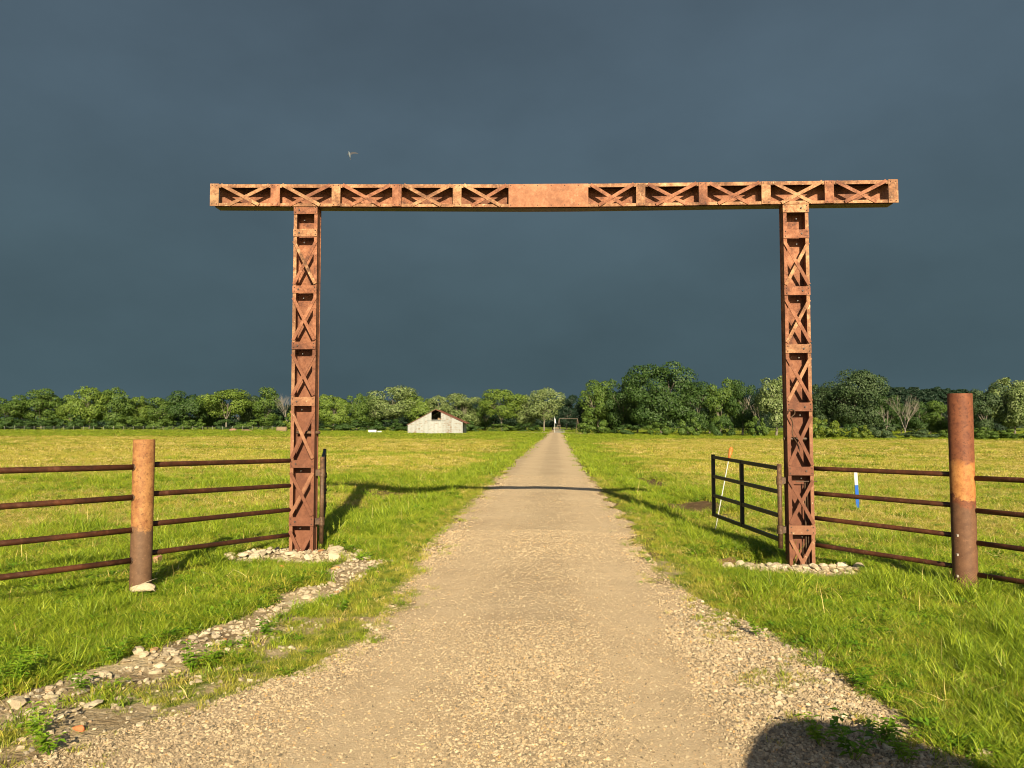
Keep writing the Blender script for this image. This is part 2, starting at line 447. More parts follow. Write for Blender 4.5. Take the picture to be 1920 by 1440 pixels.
def flat(name, col, rough=0.6, metal=0.0, var=0.15, sc_=6.0, spec=0.4):
    m, nt, o = newmat(name)
    tcn = N(nt, 'ShaderNodeTexCoord')
    a = noise(nt, tcn.outputs['Object'], sc_, 6, 0.7)
    c = mixc(nt, mapr(nt, a, 0.3, 0.7), tuple(x * (1 - var) for x in col), tuple(min(1, x * (1 + var)) for x in col))
    bsdf(nt, o, c, rough, a, 0.15, 0.005, metal, spec=spec)
    return m
M_black = flat('black_gate_paint', (0.006, 0.006, 0.006), 0.5, 0.0, 0.4, spec=0.25)
M_zinc = flat('zinc_bolt', (0.62, 0.62, 0.6), 0.35, 0.6)
M_dkbolt = flat('dark_bolt', (0.04, 0.025, 0.02), 0.6)

# ---------------------------------------------------------------- the gateway
YL, YR = 9.45, 9.15
pl = at(563, 1000, YL); pr = at(1501, 1000, YR)
ORG = Vector(((pl.x + pr.x) / 2, (YL + YR) / 2, 0))
ANG = math.atan2(YR - YL, pr.x - pl.x)
E = Vector((math.cos(ANG), math.sin(ANG), 0)); Bk = Vector((-math.sin(ANG), math.cos(ANG), 0))
def gp(px, py):
    d = Vector(ray(px, py)); c = Vector((0, 0, CAM_H))
    t = (ORG - c).dot(Bk) / d.dot(Bk)
    p = c + d * t
    return (p - ORG).dot(E), p.z
gate = thing('entrance_gateway', 'tall rusty riveted steel lattice gateway standing astride the gravel drive', 'gateway', ORG, ANG)
SC = (gp(573, 500)[0] + gp(566, 900)[0]) / 2, (gp(1494.5, 500)[0] + gp(1500, 900)[0]) / 2
CW, CD = 0.298, 0.155
LEV = ([(387, 402), (430, 444), (536, 549.6), (641, 655), (744.6, 761), (862.6, 877), (969.6, 986)],
       [(382.8, 398.8), (431, 446.6), (537.5, 553.7), (645.7, 662), (755, 771), (875, 891), (985, 1002)])
PXC = (570, 1497)
TH = 0.012
def rivet(mb, c, r=0.009, axis_y=-1):
    mb.tube((c[0], c[1], c[2]), (c[0], c[1] + axis_y * 0.007, c[2]), r, r * 0.6, 6)
for side in (0, 1):
    s0 = SC[side]
    zb = gz1(*(ORG + E * s0).xy) - 0.25
    ztop = gp(PXC[side], LEV[side][0][0])[1]
    lev = [(gp(PXC[side], a)[1], gp(PXC[side], b)[1]) for a, b in LEV[side]]
    b = MB()
    # back plate and side webs, the body of the column
    b.box((s0, CD - TH / 2, (ztop + zb) / 2), (CW - 0.004, TH, ztop - zb))
    for q in (-1, 1):
        b.box((s0 + q * (CW / 2 - 0.016), (CD - TH) / 2 + 0.003, (ztop + zb) / 2), (TH, CD - TH - 0.01, ztop - zb - 0.004))
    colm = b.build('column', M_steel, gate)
    # flange strips in front and a riveted flange at the back on the inner side
    for q in (-1, 1):
        f = MB(); f.box((s0 + q * (CW / 2 - 0.020), -TH / 2, (ztop + zb) / 2), (0.040, TH, ztop - zb)); 
        ob = f.build('front_flange', M_steelP if q == (-1 if side == 0 else 1) else M_steel, colm)
    for q in (-1, 1):
        f = MB(); f.box((s0 + q * (CW / 2 - 0.033), CD + TH / 2 + 0.001, (ztop + zb) / 2 - 0.02), (0.05, TH, ztop - zb - 0.04))
        f.build('rear_flange', M_steel, colm)
    rv = MB()
    for k in range(int((ztop - 0.1) / 0.12)):
        z = 0.1 + k * 0.12
        for q in (-1, 1):
            rivet(rv, (s0 + q * (CW / 2 - 0.010), CD - 0.002, z), 0.008)
    for zt, zb2 in lev:
        for q in (-1, 1):
            for z in (zt - 0.022, zb2 + 0.022):
                rivet(rv, (s0 + q * (CW / 2 - 0.022), -2 * TH - 0.001, z), 0.008)
    rv.build('rivet', M_dkbolt, colm, kind='stuff')
    for i, (zt, zb2) in enumerate(lev):
        p = MB(); wv = CW + rng.uniform(-0.004, 0.012)
        p.box((s0 + rng.uniform(-.002, .002), -TH * 1.5, (zt + zb2) / 2), (wv, TH, zt - zb2))
        p.build('batten_plate', M_steelP if (i + side) % 3 == 1 else M_steel, colm)
        bo = MB(); bo.tube((s0 + (-0.075 if side == 0 else 0.06), -2 * TH, (zt + zb2) / 2), (s0 + (-0.075 if side == 0 else 0.06), -2 * TH - 0.012, (zt + zb2) / 2), 0.011, 0.011, 6)
        bo.build('bolt', M_dkbolt, colm)
        bo = MB(); bz = zb2 - 0.045; bx = s0 + (-0.055 if side == 0 else 0.045)
        bo.tube((bx, CD - TH - 0.001, bz), (bx, CD - TH - 0.03, bz), 0.008, 0.008, 6)
        bo.build('bolt', M_zinc, colm)
        # braces of the panel below
        if i == 0: continue
        ztp = zb2 - 0.06
        zbt = (lev[i + 1][0] + 0.02) if i + 1 < len(lev) else zb + 0.05
        ztp2 = zb2 - 0.02
        if i + 1 >= len(lev): zbt = zb2 - 0.60
        for q in (-1, 1):
            top = Vector((s0 + q * (CW / 2 - 0.012), 0, ztp)); bot = Vector((s0 - q * (CW / 2 - 0.014), 0, zbt))
            dd = top - bot; ln = dd.length
            ang = math.atan2(dd.x, dd.z)
            mt = Matrix.Rotation(ang, 3, 'Y')
            br_ = MB(); yo = -TH * 1.5 if q == 1 else -TH * 1.5 - 0.010 - 0.001
            br_.box(((top.x + bot.x) / 2, yo - 0.001, (top.z + bot.z) / 2), (0.039, 0.009, ln), mt)
            br_.build('cross_brace', M_steelP if rng.random() < 0.25 else M_steel, colm)
    # pipe stub through the column
    ps = gp(PXC[side], 811 if side == 0 else 823)[1]
    st = MB(); st.tube((s0 - (0.10 if side == 0 else 0.17), 0.075, ps), (s0 + (0.19 if side == 0 else 0.12), 0.075, ps), 0.021, n=14)
    st.build('pipe_stub', M_hinge, colm, smooth=False)
    if side == 1:
        for dx, rr_, zt in ((0.065, 0.008, 0.93), (0.095, 0.006, 0.93), (0.025, 0.006, 0.22)):
            c_ = MB(); c_.tube((s0 + dx, 0.05, -0.15), (s0 + dx + 0.004, 0.06, zt), rr_, n=8)
            c_.build('conduit', M_hinge, colm)
        c_ = MB(); c_.tube((s0 - 0.04, 0.04, 0.93), (s0 + 0.2, 0.02, 0.935), 0.006, n=8); c_.build('conduit', M_hinge, colm)
        # curled cable end on the left flange
        c_ = MB(); pts = []
        z0 = gp(1484, 772)[1]
        for k in range(26):
            t = k / 25
            if t < 0.45: an = PI * 1.1 - t / 0.45 * PI * 1.4; pts.append(Vector((s0 - 0.10 + 0.038 * math.cos(an), -0.035, z0 - 0.01 + 0.038 * math.sin(an))))
            else: tq = (t - 0.45) / 0.55; pts.append(Vector((s0 - 0.13 + 0.10 * tq + .02 * math.sin(tq * 9), -0.04, z0 - 0.05 - 0.42 * tq)))
        for a_, b_ in zip(pts[:-1], pts[1:]): c_.tube(a_, b_, 0.0055, n=6)
        c_.build('cable', M_hinge, colm)

# beam
def beamdef(xl, xr): return gp(xl, 345)[0], gp(xr, 337)[0]
bl = gp(397, 366)[0]; brt = gp(1681, 359)[0]
SAG = 0.028
ztopL = gp(397, 347.0)[1]; ztopR = gp(1681, 339.0)[1]
zbotL = gp(397, 387.5)[1]; zbotR = gp(1681, 381)[1]
def zoff(s):
    t = (s - bl) / (brt - bl)
    zt = ztopL + (ztopR - ztopL) * t
    zbm = zbotL + (zbotR - zbotL) * t
    mids = 1 - abs(2 * t - 1)
    return zt - SAG * mids, zbm - SAG * 1.35 * mids
BF = -0.035       # beam front face plane (y)
BD = 0.175
def bbox(mb, s1, s2, zf0, zf1, y0, y1, sub=1):
    """a bar from s1 to s2 following the sag; zf0, zf1 in fractions of the beam height (or metres off the edges)"""
    n = max(1, int(abs(s2 - s1) / 0.6)) if sub == 1 else sub
    vs = []; fs = []
    for k in range(n + 1):
        s_ = s1 + (s2 - s1) * k / n
        zt, zb_ = zoff(s_)
        za = (zb_ + zf0[1]) if zf0[0] == 'b' else (zt - zf0[1])
        zc = (zb_ + zf1[1]) if zf1[0] == 'b' else (zt - zf1[1])
        vs += [(s_, y0, za), (s_, y1, za), (s_, y1, zc), (s_, y0, zc)]
    for k in range(n):
        a = 4 * k
        for i in range(4):
            j = (i + 1) % 4
            fs.append((a + i, a + j, a + 4 + j, a + 4 + i))
    fs += [(3, 2, 1, 0), (4 * n, 4 * n + 1, 4 * n + 2, 4 * n + 3)]
    mb.add(vs, fs)
b = MB()
bbox(b, bl + 0.04, brt - 0.04, ('b', 0.004), ('t', 0.004), BF + BD - TH, BF + BD)           # back plate
beam_body = b; b = MB(); bbox(b, bl + 0.03, brt - 0.03, ('t', 0.016), ('t', 0.002), BF + TH + 0.001, BF + BD - TH - 0.001)   # top plate
bbox(b, bl + 0.05, brt - 0.05, ('b', 0.0), ('b', 0.014), BF + TH + 0.001, BF + BD - TH - 0.001)     # bottom plate
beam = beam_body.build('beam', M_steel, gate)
b.build('web_plate', M_rail, beam)  # dark rail rust on the inner plates deepens the shade inside the beam
f = MB(); bbox(f, bl + 0.01, brt - 0.01, ('t', 0.043), ('t', 0.0), BF, BF + TH); f.build('top_flange', M_steelP, beam)
f = MB(); bbox(f, bl + 0.01, brt - 0.01, ('b', 0.0), ('b', 0.036), BF, BF + TH); f.build('bottom_flange', M_steelP, beam)
f = MB(); bbox(f, bl + 0.05, brt - 0.05, ('b', -0.008), ('b', -0.001), BF + 0.03, BF + BD + 0.01); f.build('bottom_flange', M_rail, beam)
BX = [(397, 413), (510, 527), (624, 640), (737, 754), (850, 866), (954, 1102.6), (1192, 1209), (1309, 1325), (1426, 1443), (1544, 1561), (1663, 1681)]
def sx(px): return gp(px, 362)[0]
bsx = [(sx(a), sx(c)) for a, c in BX]
rv = MB()
for i, (a, c) in enumerate(bsx):
    p = MB(); bbox(p, a, c, ('b', -0.004 if i in (0, 5, 10) else 0.002), ('t', -0.004 if i in (0, 10) else 0.001), BF - TH, BF, 1)
    p.build('centre_plate' if i == 5 else 'batten_plate', M_steelB if i == 5 else (M_steelP if i % 2 == 0 else M_steel), beam)
    for s_ in np.arange(a + 0.025, c, 0.165 if i == 5 else max(0.03, c - a - 0.05)):
        zt, zb_ = zoff(s_)
        for z in (zt - 0.02, zb_ + 0.022): rivet(rv, (s_, BF - TH, z), 0.007)
rv.build('rivet', M_dkbolt, beam, kind='stuff')
for i in range(len(bsx) - 1):
    a = bsx[i][1]; c = bsx[i + 1][0]
    for q in (0, 1):
        st_, sb_ = (a + 0.035, c - 0.15) if q == 0 else (c - 0.03, a + 0.13)
        if i == 4 and q == 0: sb_ = c - 0.10
        top = Vector((st_, 0, zoff(st_)[0] - 0.014)); bot = Vector((sb_, 0, zoff(sb_)[1] + 0.014))
        dd = top - bot; ln = dd.length + 0.01
        mt = Matrix.Rotation(math.atan2(dd.x, dd.z), 3, 'Y')
        yo = BF - 0.0055 - (0.0095 if q == (0 if i < 5 else 1) else 0)
        br_ = MB(); br_.box(((top.x + bot.x) / 2, yo, (top.z + bot.z) / 2), (0.041, 0.008, ln), mt)
        br_.build('cross_brace', M_steelP if rng.random() < 0.3 else M_steel, beam)
    bo = MB(); mx_ = (a + c) / 2 + (0.03 if i < 5 else -0.03); z = zoff(mx_)[0] - 0.065
    if i in (1, 8):
        bo.tube((mx_, BF + BD - TH - 0.001, z), (mx_, BF + BD - TH - 0.03, z), 0.008, 0.008, 6); bo.build('bolt', M_zinc, beam)

# ---------------------------------------------------------------- swing gates
def swing_gate(label, hinge, end, zt_h, zt_e, zb_h, zb_e, bracket_zs, colx, nrails=4):
    hx, hy = hinge
    t = thing('swing_gate', label, 'gate', (hx, hy, gz1(hx, hy)), 0, 'pair of black pipe swing gates')
    O = Vector((hx, hy, gz1(hx, hy)))
    def W(p): return Vector(p) - O
    h = MB(); h.tube(W((hx, hy, zb_h - 0.10)), W((hx, hy, zt_h + 0.05)), 0.027, n=16); h.build('hinge_pipe', M_hinge, t, True)
    ex, ey = end
    dx = Vector((ex - hx, ey - hy, 0)).normalized()
    for i in range(nrails):
        f_ = i / (nrails - 1)
        a = Vector((hx, hy, zt_h + (zb_h - zt_h) * f_)) + dx * 0.034
        c = Vector((ex, ey, zt_e + (zb_e - zt_e) * f_)) - dx * 0.02
        mb = MB()
        ln = (c - a).length
        q = (c - a).to_track_quat('Y', 'Z').to_matrix()
        mb.box(W((a + c) / 2), (0.04, ln, 0.045), q)
        mb.build('rail', M_black, t)
    mb = MB(); mb.box(W((ex, ey, (zt_e + zb_e) / 2 + 0.01)), (0.05, 0.05, zt_e - zb_e + 0.06), Matrix.Rotation(math.atan2(-dx.x, dx.y), 3, 'Z')); mb.build('end_upright', M_black, t)
    md = Vector((hx, hy, 0)).lerp(Vector((ex, ey, 0)), 0.5)
    mb = MB(); mb.box(W((md.x - 0.002, md.y, (zt_h + zt_e + zb_h + zb_e) / 4)), (0.047, 0.05, (zt_h + zt_e - zb_h - zb_e) / 2 + 0.02), Matrix.Rotation(math.atan2(-dx.x, dx.y), 3, 'Z')); mb.build('middle_upright', M_black, t)
    for bz in bracket_zs:
        mb = MB(); mb.tube(W((hx, hy, bz - 0.05)), W((hx, hy, bz + 0.05)), 0.036, n=16)
        mb.box(W(((hx + colx) / 2, hy - 0.0, bz)), (abs(colx - hx), 0.06, 0.075))
        mb.build('hinge_bracket', M_hinge, t)
    return t
cl = ORG + E * (SC[0] + CW / 2) + Bk * 0.05
cr = ORG + E * (SC[1] - CW / 2) + Bk * 0.05
hl = (cl.x + 0.075, cl.y + 0.03)
hr = (cr.x - 0.075, cr.y + 0.03)
k = hl[1] / YL
el_ = at(609, 845, 12.1)
swing_gate('black pipe gate swung open beside the left gateway column, seen almost edge-on', hl, (el_.x, 12.1), 1.16, 1.19, 0.25, 0.25,
           (at(600, 886, hl[1]).z, at(600, 977, hl[1]).z), cl.x)
er = at(1337, 857, 12.2)
swing_gate('black pipe gate with four rails swung open left of the right gateway column', hr, (er.x, 12.2), at(1466, 878, hr[1]).z, er.z, at(1466, 1012, hr[1]).z, at(1337, 965, 12.2).z,
           (at(1470, 901, hr[1]).z, at(1470, 993, hr[1]).z), cr.x)
# chain on the left gate
chn = MB()
cx_, cy_ = at(611, 880, 11.6).xy
for k in range(26):
    z = at(611, 885, 11.6).z - k * 0.024
    if k % 2: chn.box((cx_ + 0.01 * math.sin(k * .7), cy_, z), (0.022, 0.007, 0.032))
    else: chn.box((cx_ + 0.01 * math.sin(k * .7), cy_, z), (0.007, 0.022, 0.032))
chn.build('chain', M_rail, None, label='rusty chain hanging from the left black gate', category='chain')

# ---------------------------------------------------------------- pipe fences
m, nt, o = newmat('pipe_post_tan_over_brown')
def postmat(name, zlim, upper, low, mid=None):
    m, nt, o = newmat(name)
    gg = N(nt, 'ShaderNodeNewGeometry'); sp = N(nt, 'ShaderNodeSeparateXYZ'); L(nt, gg.outputs['Position'], sp.inputs[0])
    P = gg.outputs['Position']
    a = noise(nt, P, 14, 7, 0.75); b = noise(nt, P, 70, 4, 0.7); c = noise(nt, P, 3.2, 3, 0.5)
    u_ = mixc(nt, mapr(nt, a, 0.35, 0.65), upper[0], upper[1])
    l_ = mixc(nt, mapr(nt, a, 0.35, 0.65), low[0], low[1])
    zz = mth(nt, 'ADD', sp.outputs[2], mth(nt, 'ADD', mapr(nt, c, 0.3, 0.7, -0.05, 0.05), mapr(nt, a, 0.3, 0.7, -0.05, 0.05)))
    dp = noise(nt, P, 30, 5, 0.7); u_ = mixc(nt, mapr(nt, dp, 0.54, 0.62, 0, 0.6), u_, tuple(x * 0.45 for x in upper[0])); l_ = mixc(nt, mapr(nt, dp, 0.56, 0.66, 0, 0.5), l_, tuple(x * 1.5 for x in low[1]))
    col = mixc(nt, mapr(nt, zz, zlim - 0.02, zlim + 0.02), l_, u_)
    if mid:
        mm = mixc(nt, mapr(nt, a, 0.4, 0.6), mid[2], mid[3])
        col = mixc(nt, mth(nt, 'MULTIPLY', mapr(nt, zz, mid[0] - 0.015, mid[0] + 0.015), mapr(nt, zz, mid[1] + 0.02, mid[1] - 0.02)), col, mm)
    col = mixc(nt, mapr(nt, b, 0.58, 0.7, 0.0, 0.55), col, (0.07, 0.028, 0.012))
    bsdf(nt, o, col, 0.7, mth(nt, 'ADD', a, b), 0.3, 0.003, spec=0.25)
    return m
M_postL = postmat('pipe_post_tan_over_brown', 0.64, ((0.16, 0.06, 0.022), (0.31, 0.155, 0.055)), ((0.080, 0.042, 0.023), (0.125, 0.068, 0.037)))
M_postR = postmat('pipe_post_rust_orange_brown', 0.80, ((0.095, 0.030, 0.015), (0.165, 0.057, 0.025)), ((0.085, 0.040, 0.022), (0.13, 0.064, 0.034)),
                  (0.86, 1.24, (0.22, 0.078, 0.022), (0.34, 0.155, 0.048)))

def pipe_post(parent, O, x, y, z0, z1, r, mat):
    b = MB()
    n = 32
    for zz in (0,): pass
    vs = []; fs = []
    rings = [(z0, r), (z1 - 0.004, r), (z1, r - 0.004), (z1, r - 0.012), (z1 - 0.35, r - 0.012)]
    for z, rr_ in rings:
        for i in range(n):
            an = 2 * PI * i / n; vs.append((x - O.x + rr_ * math.cos(an), y - O.y + rr_ * math.sin(an), z - O.z))
    for k in range(len(rings) - 1):
        for i in range(n):
            j = (i + 1) % n; fs.append((k * n + i, k * n + j, (k + 1) * n + j, (k + 1) * n + i))
    fs.append(tuple(range((len(rings) - 1) * n, len(rings) * n)))
    b.add(vs, fs)
    me = b.mesh('post'); 
    for p in me.polygons: p.use_smooth = abs(p.normal.z) < 0.3
    me.materials.append(mat)
    return link('post', me, parent)
def rails(parent, O, a, c, zas, zcs, r=0.026):
    for za, zc in zip(zas, zcs):
        b = MB(); b.tube(Vector((a[0], a[1], za)) - O, Vector((c[0], c[1], zc)) - O, r, n=16, caps=True, segs=6, wob=0.006)
        b.build('rail', M_rail, parent, True)
def welds(parent, O, x, y, zs, r, dirs):
    for z in zs:
        for dx, dy in dirs:
            l_ = math.hypot(dx, dy); ux, uy = dx / l_, dy / l_
            b = MB(); b.tube(Vector((x + ux * (r - 0.012), y + uy * (r - 0.012), z)) - O, Vector((x + ux * (r + 0.006), y + uy * (r + 0.006), z)) - O, 0.036, 0.031, 14)
            b.build('weld_collar', M_hinge, parent)
# left
pbx = gpt(263, 1116)
PLx, PLy = pbx.x, pbx.y
rL = 0.5 * 38 / FPX * PLy
fl = thing('pipe_fence', 'four-rail rusty pipe fence with a tan-topped post left of the gateway', 'fence', (PLx, PLy, pbx.z))
O = Vector((PLx, PLy, pbx.z))
pipe_post(fl, O, PLx, PLy, pbx.z - 0.3, at(270, 824, PLy).z, rL, M_postL)
zp = [at(263, y_, PLy).z for y_ in (875.5, 931.5, 992, 1048.5)]
cA = ORG + E * (SC[0] - CW / 2 + 0.02) + Bk * 0.09
zc_ = [at(545, y_, cA.y).z for y_ in (863.5, 910, 955, 1002)]
zpr = [at(280, y_, PLy).z for y_ in (871.5, 927, 984, 1039)]
rails(fl, O, (cA.x, cA.y), (PLx, PLy), zc_, zpr)
ex_, ey_ = PLx - 2.35, PLy - 2.35 * 0.87 / 0.71
dirL = Vector((ex_ - PLx, ey_ - PLy)) 
e0 = at(0, 883, 6.2)
zleft = [at(0, y_, PLy + (0 - 0)).z for y_ in (883, 952, 1020, 1085)]
# where the second run crosses the left picture edge
tcross = None
for k in range(400):
    t = k / 400; X = PLx + dirL.x * t; Y = PLy + dirL.y * t
    if X < (0 - 960) / FPX * Y * (1 / ray(0, 980)[1]): tcross = t; Yc = Y; break
zq = [at(0, y_, Yc).z for y_ in (882.5, 950, 1019.5, 1083.5)]
zend = [a + (q - a) / tcross for a, q in zip(zp, zq)]
rails(fl, O, (PLx, PLy), (ex_, ey_), zp, zend)
pipe_post(fl, O, ex_, ey_, gz1(ex_, ey_) - 0.3, gz1(ex_, ey_) + 1.5, rL, M_postL)
welds(fl, O, PLx, PLy, zpr, rL, [(cA.x - PLx, cA.y - PLy)]); welds(fl, O, PLx, PLy, zp, rL, [(dirL.x, dirL.y)])
# right
pbr = gpt(1811, 1113)
PRx, PRy = pbr.x, pbr.y
rR = 0.5 * 42 / FPX * PRy
fr_ = thing('pipe_fence', 'four-rail dark rusty pipe fence with a taller red-brown and orange post right of the gateway', 'fence', (PRx, PRy, pbr.z))
O = Vector((PRx, PRy, pbr.z))
pipe_post(fr_, O, PRx, PRy, pbr.z - 0.3, at(1805, 738, PRy).z, rR, M_postR)
cB = ORG + E * (SC[1] + CW / 2 - 0.02) + Bk * 0.09
zcb = [at(1527, y_, cB.y).z for y_ in (878, 924, 970, 1020)]
zpb = [at(1790, y_, PRy).z for y_ in (890, 948.5, 1005.5, 1064.5)]
rails(fr_, O, (cB.x, cB.y), (PRx, PRy), zcb, zpb)
zp2 = [at(1829, y_, PRy).z for y_ in (896, 956, 1016, 1075.5)]
Ye = 7.33
zq2 = [at(1920, y_, Ye).z for y_ in (900.5, 966, 1030, 1092)]
Xe = (1920 - 960) / FPX / ray(1920, 1000)[1] * Ye
sx0, sy0 = PRx + rR * 0.55, PRy - 0.02
mul = 5.0
zend = [a + (q - a) * mul for a, q in zip(zp2, zq2)]
exr, eyr = sx0 + (Xe - sx0) * mul, sy0 + (Ye - sy0) * mul
rails(fr_, O, (sx0, sy0), (exr, eyr), zp2, zend)
pipe_post(fr_, O, exr, eyr, gz1(exr, eyr) - 0.3, gz1(exr, eyr) + 1.5, rR, M_postR)
welds(fr_, O, sx0 - .02, sy0, zp2, 0.05, [(Xe - sx0, Ye - sy0)])
M_tpost0 = flat('dull_clip', (0.22, 0.18, 0.15), 0.6)
for y_ in (1004, 1040, 1080):
    b = MB(); p_ = at(1795, y_, PRy - rR * 0.85)
    b.box(p_ - O, (0.02, 0.02, 0.022)); b.build('clip', M_tpost0, fr_)

# ---------------------------------------------------------------- marker posts
M_white = flat('white_plastic', (0.42, 0.42, 0.41), 0.4, 0, 0.06)
M_blue = flat('blue_plastic', (0.008, 0.075, 0.33), 0.4, 0, 0.1)
M_orange = flat('orange_plastic', (0.62, 0.14, 0.03), 0.5, 0, 0.12)
def marker(px0, py0, px1, py1, wid, label, bands):
    b0 = gpt(px0, py0)
    t = thing('utility_marker', label, 'marker post', b0)
    top = at(px1, py1, b0.y)
    ax = top - b0
    az = ax.normalized(); axx = (Vector((1, 0.1, 0)) - az * az.x).normalized(); ayy = az.cross(axx)
    q = Matrix((axx, ayy, az)).transposed()
    for f0, f1, mt, nm in bands:
        mb = MB(); c = ax * ((f0 + f1) / 2)
        mb.box(c, (wid, 0.012, ax.length * (f1 - f0) - 0.001), q)
        mb.build(nm, mt, t)
    return t
marker(1608.5, 955, 1604, 884, 0.072, 'flat white marker post with blue lower half standing in grass behind the right fence', [(-.3, .29, M_blue, 'blue_band'), (.29, .38, M_white, 'white_band'), (.38, .64, M_blue, 'blue_band'), (.64, 1.0, M_white, 'white_band')])
marker(1462.5, 984, 1462, 969, 0.05, 'short blue marker stub glimpsed just left of the right gateway column', [(-.8, 1.0, M_blue, 'blue_band')])
b0 = gpt(1337, 1003)
t = thing('leaning_rod', 'thin leaning white rod with an orange tip beside the open black gate', 'marker rod', b0)
tp = at(1371, 840, b0.y + 0.25) - b0; bs = at(1338, 993, b0.y) - b0
b = MB(); b.tube(bs * 0.0 + Vector((0, 0, -0.1)), bs + (tp - bs) * 0.86, 0.008, 0.008, 8); b.build('rod', M_white, t, True)
b = MB(); b.tube(bs + (tp - bs) * 0.86, tp - (tp - bs) * 0.02, 0.014, 0.034, 10); b.tube(tp - (tp - bs) * 0.02, tp + (tp - bs) * 0.01, 0.034, 0.015, 10)
b.build('orange_tip', M_orange, t, True)
b = MB(); b.tube((0, 0, -0.1), (0.01, 0, 0.10), 0.035, 0.028, 10); b.build('base_sleeve', M_black, t)

# ---------------------------------------------------------------- barn
def tin(name, base, rustc, streak):
    m, nt, o = newmat(name)
    tcn = N(nt, 'ShaderNodeTexCoord'); P = tcn.outputs['Object']
    oi = N(nt, 'ShaderNodeObjectInfo')
    mp = N(nt, 'ShaderNodeMapping'); mp.inputs['Scale'].default_value = streak; L(nt, P, mp.inputs[0])
    a = noise(nt, mp.outputs[0], 1.4, 6, 0.72)
    a = mth(nt, 'ADD', a, mth(nt, 'MULTIPLY', mth(nt, 'SUBTRACT', oi.outputs['Random'], 0.5), 0.12))
    c0 = mixc(nt, oi.outputs['Random'], base, tuple(x * 0.86 for x in base))
    col = mixc(nt, mapr(nt, a, 0.52, 0.62, 0, 0.8), c0, rustc)
    col = mixc(nt, mapr(nt, a, 0.44, 0.34, 0, 0.45), col, tuple(x * 0.62 for x in base))
    wv = N(nt, 'ShaderNodeTexWave'); wv.inputs['Scale'].default_value = 2.0; L(nt, P, wv.inputs['Vector'])
    bsdf(nt, o, col, 0.6, wv.outputs['Fac'], 0.4, 0.03, 0.0, spec=0.3)
    return m
M_tin = tin('whitewashed_rusting_tin', (0.30, 0.31, 0.30), (0.17, 0.10, 0.05), (1.1, 1.1, 3.2))
M_tinroof = tin('rust_brown_roof_tin', (0.16, 0.062, 0.036), (0.10, 0.038, 0.022), (1, 1, 1))
M_grey = flat('grey_weathered_board', (0.34, 0.35, 0.34), 0.8, 0, 0.2, 3)
M_dark = flat('dark_interior', (0.02, 0.016, 0.012), 0.9)
YB = 135.0
def bp(px, py): return at(px, py, YB)
gB = bp(816, 814.5); gB.z = min(gB.z, gz1(gB.x, YB))
barn = thing('tin_barn', 'low white rusting tin barn with a dark hay door in the gable across the field', 'barn', (gB.x, YB, gB.z))
O = Vector((gB.x, YB, gB.z))
z0 = -0.1
xl = bp(764.5, 800).x - O.x; xr = bp(867, 800).x - O.x; xrr = xr + 1.0
zl = bp(764, 796.5).z - O.z; zr = bp(867, 792).z - O.z
xp = bp(816.7, 768).x - O.x; zpk = bp(816.7, 768.5).z - O.z
hx0 = bp(809, 780).x - O.x; hx1 = bp(826.7, 780).x - O.x; hz0 = bp(818, 788.0).z - O.z
def roofz(x): return zl + (zpk - zl) * (x - xl) / (xp - xl) if x < xp else zpk + (zr - zpk) * (x - xp) / (xr - xp)
LEN = 11.0
nsh = 11
edges_ = list(np.linspace(xl, hx0, 5)) + [hx1] + list(np.linspace(hx1, xr, 5))[1:]
cuts = sorted(set([round(float(e), 4) for e in edges_]))
for i in range(len(cuts) - 1):
    a, c = cuts[i], cuts[i + 1]
    topa, topc = roofz(a), roofz(c)
    if a >= hx0 - 0.01 and c <= hx1 + 0.01: topa = topc = hz0
    b = MB(); dy = 0.0 if i % 2 else 0.03
    nn = 8; vs = []; fs = []
    for k in range(nn * 2 + 1):
        t = k / (nn * 2); x = a + (c - a) * t; zt = topa + (topc - topa) * t
        yy = dy + (0.02 if k % 2 else -0.02)
        vs += [(x, yy, z0), (x, yy, zt), (x, yy + 0.05, z0), (x, yy + 0.05, zt)]
    for k in range(nn * 2):
        q = 4 * k
        fs += [(q, q + 4, q + 5, q + 1), (q + 2, q + 3, q + 7, q + 6), (q + 1, q + 5, q + 7, q + 3)]
    fs += [(0, 1, 3, 2), (q + 4, q + 6, q + 7, q + 5)]
    b.add(vs, fs)
    b.build('wall_sheet', M_tin, barn)
# side walls, rear wall
def wall(parent, pts, th, mat, name='wall'):
    b = MB(); p = [Vector(q) for q in pts]
    nrm = (p[1] - p[0]).cross(p[2] - p[0]).normalized() * th
    n = len(p)
    b.add(p + [q + nrm for q in p], [tuple(range(n)), tuple(reversed(range(n, 2 * n)))] + [(i, (i + 1) % n, n + (i + 1) % n, n + i) for i in range(n)])
    return b.build(name, mat, parent)
wall(barn, [(xl, 0.1, z0), (xl, LEN, z0), (xl, LEN, zl), (xl, 0.1, zl)], 0.06, M_tin)
wall(barn, [(xr - 0.02, 0.1, z0), (xr - 0.02, 2.2, z0), (xr - 0.02, 2.2, zr), (xr - 0.02, 0.1, zr)], 0.06, M_tin)
wall(barn, [(xl, LEN, z0), (xr, LEN, z0), (xr, LEN, zr), (xp, LEN, zpk), (xl, LEN, zl)], 0.06, M_grey)
wall(barn, [(xr, 4.2, z0), (xr, LEN, z0), (xr, LEN, zr), (xr, 4.2, zr)], 0.06, M_grey)
b = MB(); b.box(((xr - .35), 4.1, zr / 2), (0.08, 0.1, zr)); b.box((xr + 0.02, 5.2, 0.9), (0.06, 1.5, 1.75)); b.build('door', M_grey, barn)
